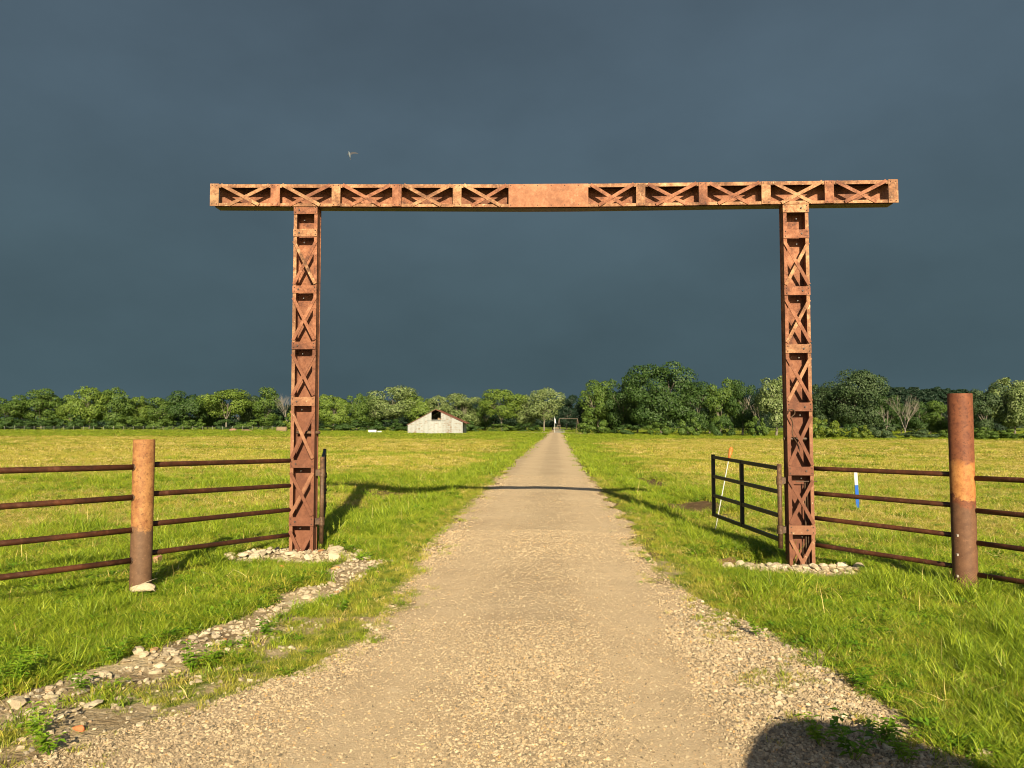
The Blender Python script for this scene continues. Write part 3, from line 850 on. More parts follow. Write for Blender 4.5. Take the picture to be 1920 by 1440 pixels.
# roof slabs with ribs
ov = 0.14
for q, (xa, za, xb, zb_) in enumerate(((xl - 0.15, zl - 0.06, xp, zpk + 0.02), (xp, zpk + 0.02, xr + 0.75, zr - 0.22))):
    b = MB(); d = Vector((xb - xa, 0, zb_ - za)).normalized(); n_ = Vector((-d.z, 0, d.x)) * 0.065
    nn = 44; vs = []; fs = []
    for k in range(nn + 1):
        y = -ov - (0.5 if False else 0) + (LEN + 2 * ov) * k / nn; h_ = 0.025 if k % 2 else 0.0
        for (X_, Z_) in ((xa, za), (xb, zb_)):
            vs += [Vector((X_, y, Z_)) + n_ * (1 + h_ * 20), Vector((X_, y, Z_))]
    for k in range(nn):
        q4 = 4 * k
        fs += [(q4, q4 + 2, q4 + 6, q4 + 4), (q4 + 1, q4 + 5, q4 + 7, q4 + 3), (q4, q4 + 4, q4 + 5, q4 + 1), (q4 + 2, q4 + 3, q4 + 7, q4 + 6)]
    fs += [(0, 1, 3, 2), (4 * nn, 4 * nn + 2, 4 * nn + 3, 4 * nn + 1)]
    b.add(vs, fs); b.build('roof', M_tinroof, barn)
b = MB(); b.box(((hx0 + hx1) / 2, 1.6, hz0 - 0.1), (hx1 - hx0 + 1.5, 3.2, 0.1)); b.build('loft_floor', M_dark, barn)
b = MB(); b.box(((hx0 + hx1) / 2, -0.03, hz0 + 0.03), (hx1 - hx0 + 0.1, 0.05, 0.1)); b.build('loft_sill', M_tin, barn)
M_hay = flat('old_hay', (0.17, 0.12, 0.07), 0.95, 0, 0.3, 8)
b = MB(); b.tube((hx1 - 0.5, 2.4, hz0 + 0.26), (hx1 - 0.5, 3.1, hz0 + 0.26), 0.30, n=20)
hb = b.build('hay_bale', M_hay, None, label='round hay bale inside the open loft door of the barn', category='hay bale', group='round hay bales')
hb.location = O

# hay bale and dirt pile at the edge of the left field
def mound(name, px, py, wpx, hpx, label, cat, mat, Y=None, seed=1, group=None):
    g = gpt(px, py) if Y is None else at(px, py, Y)
    sc_ = g.y / FPX
    rx = wpx * sc_ / 2; hz = hpx * sc_
    bm = bmesh.new(); bmesh.ops.create_icosphere(bm, subdivisions=3, radius=1)
    for v in bm.verts:
        n = 1 + 0.22 * (float(fbm(v.co.x * 2 + seed * 5, v.co.y * 2 + v.co.z * 1.7, 3)) - 0.5)
        v.co = Vector((v.co.x * rx, v.co.y * rx * 0.8, max(-0.15, v.co.z * hz))) * n
    me = bpy.data.meshes.new(name); bm.to_mesh(me); bm.free(); me.materials.append(mat)
    return link(name, me, None, g, label=label, category=cat, group=group)
bale = None
g = gpt(528, 809); sc_ = g.y / FPX
b = MB(); rb = 6.5 * sc_ * 0.9
for k, (yy, rr_) in enumerate(((-0.75, 0.9), (-0.6, 1.0), (0.6, 1.0), (0.75, 0.9))): pass
b.tube((-9 * sc_, 0, rb * 0.55), (9 * sc_, 0.3, rb * 0.55), rb, n=24, segs=5, wob=0.05)
hb2 = b.build('hay_bale', M_hay, None, True, label='brown round hay bale lying at the far field edge left of the gateway', category='hay bale', group='round hay bales')
hb2.location = g
M_dirt = flat('reddish_dirt', (0.20, 0.12, 0.075), 0.95, 0, 0.3, 2)
M_rubble = flat('pale_rubble', (0.48, 0.38, 0.25), 0.9, 0, 0.3, 2)
mound('dirt_pile', 437, 808, 16, 5, 'low brown dirt pile at the foot of the far left trees', 'dirt pile', M_dirt, seed=2)
mound('brush_pile', 462, 808, 22, 3, 'low flat pile of brush and clods just right of the brown dirt pile', 'brush pile', M_dirt, seed=3)
mound('rubble_heap', 1022, 817, 32, 5.5, 'pale dirt and rubble heap left of where the drive ends', 'rubble heap', M_rubble, 152, 4)
mound('rubble_heap', 1092, 816, 26, 4, 'pale rubble heap right of where the drive ends', 'rubble heap', M_rubble, 156, 5)
mound('white_rock', 1097, 814, 7, 5, 'single bright boulder at the right end of the rubble by the far turnaround', 'boulder', flat('bright_rock', (0.62, 0.55, 0.4), 0.9), 154, 6)
# white stock trough
M_wm = flat('white_metal', (0.42, 0.43, 0.42), 0.5, 0, 0.05)
g = gpt(698, 811.5); s_ = g.y / FPX
t = thing('stock_trough', 'small white stock trough standing at the field edge left of the barn', 'trough', g)
b = MB(); wd = 15 * s_; hd = 4.6 * s_
b.box((0, 0, 0.12 + hd / 2), (wd, 0.06, hd)); b.box((0, 0.8, 0.12 + hd / 2), (wd, 0.06, hd)); b.box((-wd / 2 + .03, 0.4, .12 + hd / 2), (0.06, 0.74, hd)); b.box((wd / 2 - .03, 0.4, .12 + hd / 2), (0.06, 0.74, hd)); b.box((0, 0.4, 0.15), (wd - .12, 0.74, 0.05))
b.build('tank', M_wm, t)
for q in (-1, 1):
    b = MB(); b.box((q * wd * 0.4, 0.4, 0.06), (0.1, 0.9, 0.14)); b.build('skid', M_grey, t)
g = gpt(712, 811.5)
t = thing('feed_bunk', 'low grey feed bunk just right of the white trough', 'feeder', g)
b = MB(); b.box((0, 0, 0.28), (8 * s_, 0.6, 0.3)); b.build('bunk', M_grey, t)
b = MB(); b.box((0, 0, 0.07), (6 * s_, 0.5, 0.12)); b.build('skid', M_grey, t)

# far yard: pipe A-frame, flagpole, small gate
YF = 165.0
def fp(px, py): return at(px, py, YF)
gg_ = fp(1047, 813); zg = gz1(gg_.x, YF)
sw = thing('swing_set', 'tall pipe A-frame with a long top bar beyond the end of the drive', 'swing set', (gg_.x, YF, zg))
O = Vector((gg_.x, YF, zg))
M_pipe = flat('tan_pipe', (0.14, 0.10, 0.075), 0.6)
tl = fp(1048.5, 785) - O; trr = fp(1083, 785) - O
for base in (fp(1043, 812), fp(1052, 812)):
    b = MB(); q = base - O; q.z = -0.1; b.tube(q, tl, 0.035, n=8); b.build('leg', M_pipe, sw)
for base in (fp(1080, 812), fp(1087.5, 812)):
    b = MB(); q = base - O; q.z = -0.1; b.tube(q, trr, 0.035, n=8); b.build('leg', M_pipe, sw)
b = MB(); b.tube(tl, trr, 0.035, n=8); b.build('top_bar', M_pipe, sw)
b = MB(); m1 = fp(1045, 798) - O; m2 = fp(1051, 798) - O; b.tube(m1, m2, 0.04, n=8); b.build('crosspiece', M_pipe, sw)
g0 = at(1039.5, 813, 158); zg = gz1(g0.x, 158)
fpn = thing('flagpole', 'white flagpole with a limp pale flag beside the far A-frame', 'flagpole', (g0.x, 158, zg))
b = MB(); b.tube((0, 0, -0.1), (0, 0, at(1039.5, 781, 158).z - zg), 0.035, 0.03, 10); b.build('pole', M_white, fpn)
b = MB(); vs = []; fs = []
for i in range(7):
    for j in range(9):
        u_ = i / 6; v_ = j / 8
        vs.append((0.06 + u_ * (0.18 + v_ * 0.12), 0.06 * math.sin(u_ * 9 + v_ * 3), at(1039.5, 783.5, 158).z - zg - v_ * 0.95 - u_ * 0.25))
for i in range(6):
    for j in range(8): fs.append((i * 9 + j, i * 9 + j + 1, (i + 1) * 9 + j + 1, (i + 1) * 9 + j))
b.add(vs, fs); b.build('flag', flat('pale_flag_cloth', (0.42, 0.46, 0.52), 0.8), fpn, True)
g0 = at(1049, 812, 160); zg = gz1(g0.x, 160)
fg = thing('pipe_gate', 'small grey barred gate below the far A-frame at the end of the drive', 'gate', (g0.x, 160, zg))
x0 = at(1040.5, 812, 160).x - g0.x; x1 = at(1058, 812, 160).x - g0.x; h1 = at(1049, 806, 160).z - zg
M_gal = flat('galvanised_pipe', (0.16, 0.17, 0.17), 0.5, 0.3)
for zz in (0.1, h1 * 0.5, h1):
    b = MB(); b.tube((x0, 0, zz), (x1, 0, zz), 0.04, n=6); b.build('rail', M_gal, fg)
for k in range(9):
    b = MB(); b.tube((x0 + (x1 - x0) * k / 8, 0.0, 0.02), (x0 + (x1 - x0) * k / 8, 0, h1 + .02), 0.035, n=6); b.build('bar', M_gal, fg)

# wire fence along the far left trees
g0 = gpt(10, 806)
wf = thing('wire_fence', 'distant wire fence with thin pale posts along the left tree line', 'fence', g0)
pp = None; spx = 8
M_tpost = flat('pale_fence_post', (0.22, 0.21, 0.18), 0.8)
cnt = 0
while spx < 545:
    g = gpt(spx, 806.5 if spx < 300 else 807); g.y = min(g.y, 262); g = Vector((g.x / 1, g.y, gz1(g.x, g.y)))
    d_ = ray(spx, 806); Yf = 232.0; g = Vector((d_[0] / d_[1] * Yf, Yf, gz1(d_[0] / d_[1] * Yf, Yf)))
    b = MB(); b.tube(g - g0 - Vector((0, 0, .1)), g - g0 + Vector((0, 0, 1.25 + rng.uniform(-.1, .1))), 0.055, 0.05, 6); b.build('post', M_tpost, wf)
    if pp is not None:
        for zz in (0.4, 0.75, 1.1):
            b = MB(); b.tube(pp - g0 + Vector((0, 0, zz)), g - g0 + Vector((0, 0, zz)), 0.012, n=3, caps=False); b.build('wire', M_gal, wf)
    pp = g; spx += 18.6

# ---------------------------------------------------------------- trees
def leafmat(name, c0, c1, c2, trans=0.3):
    m, nt, o = newmat(name)
    gg = N(nt, 'ShaderNodeNewGeometry'); tcn = N(nt, 'ShaderNodeTexCoord')
    a = noise(nt, tcn.outputs['Object'], 0.55, 4, 0.6)
    f = mth(nt, 'ADD', mth(nt, 'MULTIPLY', a, 0.6), mth(nt, 'MULTIPLY', gg.outputs['Random Per Island'], 0.4))
    col = ramp(nt, f, [(0.25, c0), (0.5, c1), (0.78, c2)])
    p = bsdf(nt, None, col, 0.55, spec=0.3)
    tr = N(nt, 'ShaderNodeBsdfTranslucent')
    L(nt, mixc(nt, 1.0, col, (1.0, 1.0, 0.4), 'MULTIPLY'), tr.inputs[0])
    mx = N(nt, 'ShaderNodeMixShader'); mx.inputs[0].default_value = trans
    L(nt, p.outputs[0], mx.inputs[1]); L(nt, tr.outputs[0], mx.inputs[2]); L(nt, mx.outputs[0], o.inputs[0])
    return m
ML = {
 'bright': leafmat('bright_green_foliage', (0.061, 0.108, 0.014), (0.115, 0.176, 0.024), (0.189, 0.250, 0.047)),
 'mid':    leafmat('mid_green_foliage', (0.038, 0.078, 0.012), (0.074, 0.128, 0.019), (0.128, 0.182, 0.035)),
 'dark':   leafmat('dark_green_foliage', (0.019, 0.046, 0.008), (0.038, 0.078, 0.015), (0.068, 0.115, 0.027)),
 'shade':  leafmat('shade_darkened_foliage', (0.008, 0.022, 0.010), (0.014, 0.034, 0.016), (0.022, 0.045, 0.022)),  # shade put into the leaf colour, for rear rows and far trees
 'silver': leafmat('silvery_green_foliage', (0.066, 0.102, 0.026), (0.132, 0.180, 0.054), (0.288, 0.336, 0.156)),
 'yellow': leafmat('yellow_green_foliage', (0.055, 0.095, 0.012), (0.110, 0.155, 0.016), (0.18, 0.21, 0.026)),
 'grey':   leafmat('grey_green_foliage', (0.024, 0.050, 0.015), (0.050, 0.083, 0.031), (0.094, 0.132, 0.057)),
}
M_bark = flat('grey_brown_bark', (0.15, 0.13, 0.10), 0.9, 0, 0.3, 2)
M_palebark = flat('bleached_dead_wood', (0.19, 0.165, 0.135), 0.85, 0, 0.25, 2)

def crown_mesh(name, seed, rx, rz, zc, npuff, nleaf, lsz, low=0.12):
    """unit-ish tree 10 m tall; crown made of many small leaf sprays spread over irregular puffs"""
    g = np.random.default_rng(seed)
    pc = []; pr = []
    while len(pc) < npuff:
        d = g.normal(size=3); d /= np.linalg.norm(d)
        r = g.uniform(0.35, 1.0) ** 0.5
        p = np.array([d[0] * rx * r, d[1] * rx * r, zc + d[2] * rz * r])
        if p[2] < low * 10: continue
        s = g.uniform(0.55, 1.9) * (1.15 - 0.35 * r)
        pc.append(p); pr.append(s)
    pc = np.array(pc); pr = np.array(pr)
    pw = pr ** 2; pw /= pw.sum()
    k = g.choice(npuff, nleaf, p=pw)
    d = g.normal(size=(nleaf, 3)); d[:, 2] += 0.35
    d /= np.linalg.norm(d, axis=1)[:, None]
    rad = pr[k] * (g.uniform(0.55, 1.0, nleaf) ** 0.4) * np.array([1.15, 1.15, 0.8])[None, :].repeat(nleaf, 0).T[0]
    pos = pc[k] + d * rad[:, None] * np.array([1.15, 1.15, 0.78])
    pos += g.normal(size=pos.shape) * 0.10
    out = pos - np.array([0, 0, zc * 0.8]); out /= np.linalg.norm(out, axis=1)[:, None]
    nrm = d * 0.85 + out * 0.35 + g.normal(size=(nleaf, 3)) * 0.32
    nrm /= np.linalg.norm(nrm, axis=1)[:, None]
    a = np.cross(nrm, g.normal(size=(nleaf, 3))); a /= np.linalg.norm(a, axis=1)[:, None]
    b = np.cross(nrm, a)
    sz = lsz * g.uniform(0.6, 1.4, nleaf)
    v = np.empty((nleaf, 4, 3))
    v[:, 0] = pos + a * sz[:, None]; v[:, 1] = pos + b * sz[:, None] * 0.55
    v[:, 2] = pos - a * sz[:, None] * 0.8; v[:, 3] = pos - b * sz[:, None] * 0.5 + nrm * sz[:, None] * 0.15
    f = np.arange(nleaf * 4).reshape(-1, 4)
    return np_mesh(name, v.reshape(-1, 3), f, False)

def branch_mesh(name, seed, height, r0, depth, spread, lean=0.1, nmain=5, n=6, start=0.3):
    rg = random.Random(seed); b = MB()
    def grow(p, d, ln, r, lv):
        segs = 3
        for s_ in range(segs):
            d2 = (d + Vector((rg.uniform(-1, 1), rg.uniform(-1, 1), rg.uniform(-.3, .6))) * 0.13).normalized()
            q = p + d2 * ln / segs; r2 = r * 0.86
            b.tube(p, q, r, r2, n if lv < 2 else 4, caps=False)
            if lv < depth and s_ > 0:
                for _ in range(2 if lv else 1):
                    dd = (d2 + Vector((rg.uniform(-1, 1), rg.uniform(-1, 1), rg.uniform(-0.2, 0.8))) * spread).normalized()
                    grow(q, dd, ln * rg.uniform(0.5, 0.72), r2 * 0.6, lv + 1)
            p, d, r = q, d2, r2
        if lv < depth:
            grow(p, (d + Vector((rg.uniform(-1, 1), rg.uniform(-1, 1), 0.3)) * spread * 0.6).normalized(), ln * 0.65, r * 0.9, lv + 1)
    d0 = Vector((rg.uniform(-lean, lean), rg.uniform(-lean, lean), 1)).normalized()
    base = Vector((0, 0, -0.3))
    t0 = base + d0 * height * start
    b.tube(base, t0, r0 * 1.25, r0, 8, caps=False, segs=2)
    for k in range(nmain):
        dd = (d0 + Vector((math.cos(k * 2.4 + seed), math.sin(k * 2.4 + seed), 0.2)) * spread * rg.uniform(0.4, 1.0)).normalized()
        grow(t0, dd, height * rg.uniform(0.28, 0.4), r0 * 0.6, 1)
    return b.mesh(name)

CR = {}
for i in range(5):   # broad rounded crowns
    CR['b%d' % i] = crown_mesh('crown', 100 + i, 4.1, 4.2, 5.5, 26 + 4 * i, 10500, 0.20)
for i in range(3):   # tall crowns
    CR['t%d' % i] = crown_mesh('crown', 200 + i, 3.0, 4.6, 5.3, 26, 8500, 0.195, 0.06)
for i in range(2):   # open crowns, trunk shows
    CR['o%d' % i] = crown_mesh('crown', 300 + i, 3.9, 3.5, 6.6, 24, 8000, 0.185, 0.27)
CR['big'] = crown_mesh('crown', 400, 4.9, 4.5, 5.2, 60, 20000, 0.165, 0.05)
CR['willow'] = crown_mesh('crown', 410, 4.4, 4.4, 5.3, 60, 18000, 0.155, 0.05)
for i in range(3):   # bushes (10 high in mesh units, scaled down)
    CR['s%d' % i] = crown_mesh('crown', 500 + i, 6.5, 5.0, 3.4, 26, 4200, 0.38, 0.0)
TRK = [branch_mesh('trunk', 20 + i, 10, 0.17, 2, 0.75, n=6) for i in range(3)]
for t_ in TRK: t_.materials.append(M_bark)
for c_ in CR.values(): c_.materials.append(ML['mid'])
def tree(px, top, wpx, Y, kind, mat, label, group=None, trunk=True, name='tree', cat='tree', basepx=None):
    d = ray(px, 800); x = d[0] / d[1] * Y
    z = gz1(x, Y)
    h = at(px, top, Y).z - z
    wid = wpx * Y / FPX
    me = CR[kind]
    bb = np.empty(len(me.vertices) * 3, dtype=np.float32); me.vertices.foreach_get('co', bb); bb = bb.reshape(-1, 3)
    sx_ = wid / (bb[:, 0].max() - bb[:, 0].min()) ; sz_ = h / (np.percentile(bb[:, 2], 99.7))
    r_ = thing(name, label, cat, (x, Y, z), 0, group)
    c = bpy.data.objects.new('crown' if name == 'tree' else 'foliage', me); COL.objects.link(c); c.parent = r_
    c.scale = (sx_, sx_ * rng.uniform(.85, 1.0), sz_); c.rotation_euler = (0, 0, rng.choice([0, PI / 2, PI, -PI / 2]) + rng.uniform(-.2, .2))
    c.material_slots[0].link = 'OBJECT'; c.material_slots[0].material = ML[mat]
    if trunk:
        tk = bpy.data.objects.new('trunk' if name == 'tree' else 'stem', rng.choice(TRK)); COL.objects.link(tk); tk.parent = r_
        tk.scale = (sz_ * 0.95, sz_ * 0.95, sz_ * 0.9); tk.rotation_euler = (0, 0, rng.uniform(0, 6))
    return r_
T = [
 # px, top, width, depth, kind, material, label
 (14, 741, 76, 268, 'b0', 'mid', 'green tree at the far left edge of the picture behind the wire fence'),
 (78, 730, 82, 272, 'b1', 'mid', 'rounded green tree second from the left edge, taller than the one beside it'),
 (132, 741, 44, 270, 't0', 'bright', 'narrow light green tree in the dip left of the widest far left tree'),
 (168, 727, 78, 262, 'b2', 'bright', 'broad bright green tree forming the left half of the widest far left crown'),
 (214, 728, 76, 266, 'b3', 'mid', 'duller green tree forming the right half of the widest far left crown'),
 (258, 744, 44, 272, 't1', 'bright', 'small yellowish green tree sloping down right of the widest far left crown'),
 (300, 746, 66, 276, 'b4', 'mid', 'low tree above and right of the left fence post'),
 (352, 734, 78, 270, 'b0', 'dark', 'dark rounded tree midway between the left post and the left column'),
 (390, 748, 44, 278, 't2', 'dark', 'small dark tree filling the notch right of the dark rounded tree'),
 (424, 730, 88, 262, 'o0', 'bright', 'bright wide tree with a pale visible trunk above the brown dirt pile'),
 (468, 741, 46, 270, 't1', 'grey', 'greyish green thin tree right of the bright wide tree'),
 (500, 727, 58, 266, 't0', 'mid', 'upright green tree just left of the grey leafless tree'),
 (566, 752, 50, 262, 'b1', 'yellow', 'yellow-green tree hidden partly behind the left gateway column'),
 (624, 741, 66, 212, 'b2', 'bright', 'bright green tree just right of the left gateway column'),
 (668, 739, 60, 216, 'b3', 'mid', 'green tree between the left column and the white trough'),
 (702, 741, 40, 222, 't2', 'mid', 'narrow green tree above the white trough'),
 (738, 724, 96, 208, 'o1', 'silver', 'tallest pale tree left of the barn with its trunk showing'),
 (782, 737, 64, 210, 'b0', 'bright', 'leafy tree right behind the left eave of the barn'),
 (822, 743, 52, 205, 't1', 'silver', 'pale tree directly behind the barn gable'),
 (868, 738, 80, 202, 'b4', 'silver', 'broad silvery tree behind the right roof slope of the barn'),
 (908, 747, 44, 210, 't0', 'mid', 'lower green tree just right of the broad silvery tree'),
 (941, 730, 76, 196, 'o0', 'bright', 'fresh green tree with a slim pale trunk midway between barn and drive'),
 (985, 741, 58, 198, 'b2', 'silver', 'pale leafy tree left of the tall silver tree by the drive'),
 (1020, 728, 74, 190, 'o1', 'silver', 'tall silver-green tree with white trunk at the left of the drive end'),
 (1122, 713, 84, 178, 'b1', 'mid', 'rounded lighter tree first right of the drive'),
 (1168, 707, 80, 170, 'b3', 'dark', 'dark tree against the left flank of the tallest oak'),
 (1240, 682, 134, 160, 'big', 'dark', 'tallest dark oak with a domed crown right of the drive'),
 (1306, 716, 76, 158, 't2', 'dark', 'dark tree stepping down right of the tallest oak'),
 (1352, 712, 70, 156, 'b0', 'mid', 'green tree midway between the tallest oak and the right column'),
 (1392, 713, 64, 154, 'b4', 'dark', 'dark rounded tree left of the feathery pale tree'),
 (1428, 728, 40, 158, 't0', 'shade', 'dark narrow gap-filling tree left of the feathery pale tree'),
 (1455, 708, 72, 142, 't1', 'silver', 'feathery pale green tree just left of the right gateway column'),
 (1536, 722, 70, 150, 'b2', 'grey', 'grey-green tree just right of the right gateway column'),
 (1604, 695, 142, 145, 'willow', 'grey', 'large feathery dark green tree right of the right gateway column'),
 (1668, 742, 60, 160, 'b1', 'dark', 'lower dark tree between the large feathery tree and the bare white trees'),
 (1722, 752, 64, 158, 'b3', 'dark', 'dark tree standing behind the bare white trees'),
 (1764, 752, 56, 146, 'b4', 'mid', 'yellowish green tree just left of the tall right fence post'),
 (1852, 722, 84, 132, 'b0', 'grey', 'grey-green tree just right of the tall right fence post'),
 (1902, 709, 98, 130, 'b2', 'silver', 'pale-topped tree at the right edge of the picture'),
 (1975, 712, 96, 132, 'b4', 'grey', 'grey-green tree continuing past the right edge of the picture'),
 (-60, 738, 90, 270, 'b3', 'mid', 'green tree continuing past the left edge of the picture'),
]
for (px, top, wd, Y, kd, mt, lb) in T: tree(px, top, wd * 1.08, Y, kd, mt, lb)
# second row, fills the gaps with shade put into its leaf colour
SN = ['far left edge tree', 'second tree from the left edge', 'narrow light tree left of the widest crown', 'bright half of the widest far left crown', 'duller half of the widest far left crown',
 'small yellowish tree beside the widest crown', 'low tree above the left fence post', 'dark rounded tree left of the column', 'small dark notch tree', 'bright wide tree above the dirt pile', 'greyish thin tree',
 'upright tree beside the grey leafless tree', 'yellow-green tree behind the left column', 'bright tree just right of the left column', 'tree left of the white trough', 'narrow tree above the white trough',
 'tallest pale tree left of the barn', 'tree at the left eave of the barn', 'pale tree behind the barn gable', 'broad silvery tree behind the barn', 'lower tree right of the barn', 'fresh green tree between barn and drive',
 'pale tree left of the tall silver tree', 'tall silver tree by the drive', 'first tree right of the drive', 'dark left flank of the tallest oak', 'tallest dark oak', 'dark tree right of the tallest oak',
 'green tree between oak and right column', 'dark rounded tree before the right column', 'gap-filling tree before the right column', 'feathery pale tree by the right column', 'grey-green tree past the right column',
 'large feathery tree', 'lower dark tree past the large feathery tree', 'dark tree behind the bare trees', 'yellowish tree before the tall post', 'grey-green tree past the tall post', 'pale-topped right edge tree',
 'tree beyond the right edge', 'tree beyond the left edge']
SNX = [(t_[0], n_) for t_, n_ in zip(T, SN)]
_used = {}
def near_name(prefix, px):
    for x_, n_ in sorted(SNX, key=lambda q: abs(q[0] - px)):
        for side_ in ((', left side' if px < x_ else ', right side'), ''):
            lb = prefix + ' the ' + n_ + side_
            if lb not in _used: _used[lb] = 1; return lb
    return prefix
bk = [(-90, 748), (-30, 752), (40, 750), (105, 748), (150, 750), (238, 748), (280, 756), (325, 752), (375, 754), (405, 750), (450, 750), (485, 747), (530, 760), (560, 758), (605, 750), (645, 748), (690, 752), (715, 750), (765, 748), (800, 752), (845, 754), (890, 752), (925, 754), (965, 748), (1000, 752)]
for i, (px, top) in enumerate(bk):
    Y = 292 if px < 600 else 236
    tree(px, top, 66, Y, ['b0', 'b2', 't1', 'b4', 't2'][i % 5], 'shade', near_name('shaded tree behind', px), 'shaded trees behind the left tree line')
bk = [(1105, 748), (1145, 735), (1195, 722), (1290, 735), (1330, 732), (1370, 735), (1415, 738), (1440, 742), (1490, 728), (1515, 735), (1560, 728), (1640, 738), (1690, 758), (1745, 768), (1790, 762), (1830, 745), (1880, 742), (1950, 742)]
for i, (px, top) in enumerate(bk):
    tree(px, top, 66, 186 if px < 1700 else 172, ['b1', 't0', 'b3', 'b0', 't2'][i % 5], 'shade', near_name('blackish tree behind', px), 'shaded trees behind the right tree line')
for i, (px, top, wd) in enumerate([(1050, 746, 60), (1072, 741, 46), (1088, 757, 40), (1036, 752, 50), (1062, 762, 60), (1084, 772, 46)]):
    tree(px, top, wd, 300 - i * 12, ['b2', 'b4', 't1', 'b0', 'b3', 'b1'][i], 'shade', 'cloud-shaded tree in the gap beyond the drive, ' + ['left and low', 'tallest, behind the swing set', 'narrow one at the right', 'leftmost behind the silver tree', 'wide one behind the grey gate', 'lowest one at the right'][i], 'dark trees beyond the end of the drive')  # cloud shadow on these far trees is carried by their dark leaf colour
# bushes along the edges
bush = []
for px in list(range(-40, 545, 58)):
    bush.append((px + rng.uniform(-9, 9), 784 + rng.uniform(-8, 8), rng.uniform(50, 80), 252, rng.choice(['dark', 'dark', 'mid']), 'L'))
for px in range(612, 1035, 54):
    bush.append((px + rng.uniform(-8, 8), 790 + rng.uniform(-8, 8), rng.uniform(44, 74), rng.uniform(182, 190) if px > 720 else 200, rng.choice(['mid', 'dark', 'dark']), 'M'))
for px in range(1108, 1480, 62):
    bush.append((px + rng.uniform(-6, 6), 790 + rng.uniform(-10, 12), rng.uniform(46, 74), 146 - (px - 1108) * 0.03, rng.choice(['dark', 'dark', 'mid']), 'R'))
for px in range(1530, 1990, 64):
    bush.append((px + rng.uniform(-6, 6), 797 + rng.uniform(-10, 10), rng.uniform(54, 90), 130 - (px - 1530) * 0.03, rng.choice(['dark', 'mid', 'grey']), 'S'))
BL = {'L': ('bush at the foot of the left tree line', 'bushes under the left trees'), 'M': ('bush at the foot of the trees between left column and drive', 'bushes under the trees left of the drive'),
      'R': ('bush at the foot of the trees between drive and right column', 'bushes under the trees right of the drive'), 'S': ('bush at the foot of the trees right of the right column', 'bushes under the far right trees')}
for i, (px, top, wd, Y, mt, k_) in enumerate(bush):
    tree(px, top, wd, Y, 's%d' % (i % 3), mt, near_name('bush below', px), BL[k_][1], trunk=False, name='bush', cat='bush')
for px, top, wd, Y, mt, lb in ((548, 772, 44, 250, 'yellow', 'yellow-green bush left of the left column behind the round bale'), (1545, 783, 70, 122, 'yellow', 'bright yellow-green bush just right of the right column'),
                               (1614, 797, 44, 120, 'yellow', 'low bright green bush below the large feathery tree'), (1850, 806, 50, 112, 'mid', 'low leafy bush just right of the tall right post')):
    tree(px, top, wd, Y, 's1', mt, lb, None, trunk=False, name='bush', cat='bush')
# bare trees
for (px, top, Y, seed, hh_, sp, lb, sdx) in ((1697, 738, 128, 5, 10, 0.55, 'bare dead tree with white trunk and twiggy crown left of the tall right post', 0),
                                 (1664, 758, 127, 12, 10, 0.30, 'leaning bleached dead trunk with few limbs left of the twiggy dead tree', 0.2),
                                 (538, 730, 258, 8, 10, 0.6, 'grey leafless tree just left of the left gateway column', 0)):
    d = ray(px, 800); x = d[0] / d[1] * Y; z = gz1(x, Y)
    h = at(px, top, Y).z - z
    me = branch_mesh('trunk', seed, hh_, (0.13 if seed == 5 else 0.15) if Y < 200 else 0.10, 4 if Y > 200 else (4 if seed == 5 else 3), sp, lean=0.12 + sdx, nmain=4 if seed != 12 else 2, start=0.22)
    zz = max(v.co.z for v in me.vertices); xs = [v.co.x for v in me.vertices]
    me.materials.append(M_palebark)
    t = thing('dead_tree', lb, 'dead tree', (x, Y, z))
    o_ = link('trunk', me, t); k_ = h / zz
    o_.scale = (k_, k_, k_)

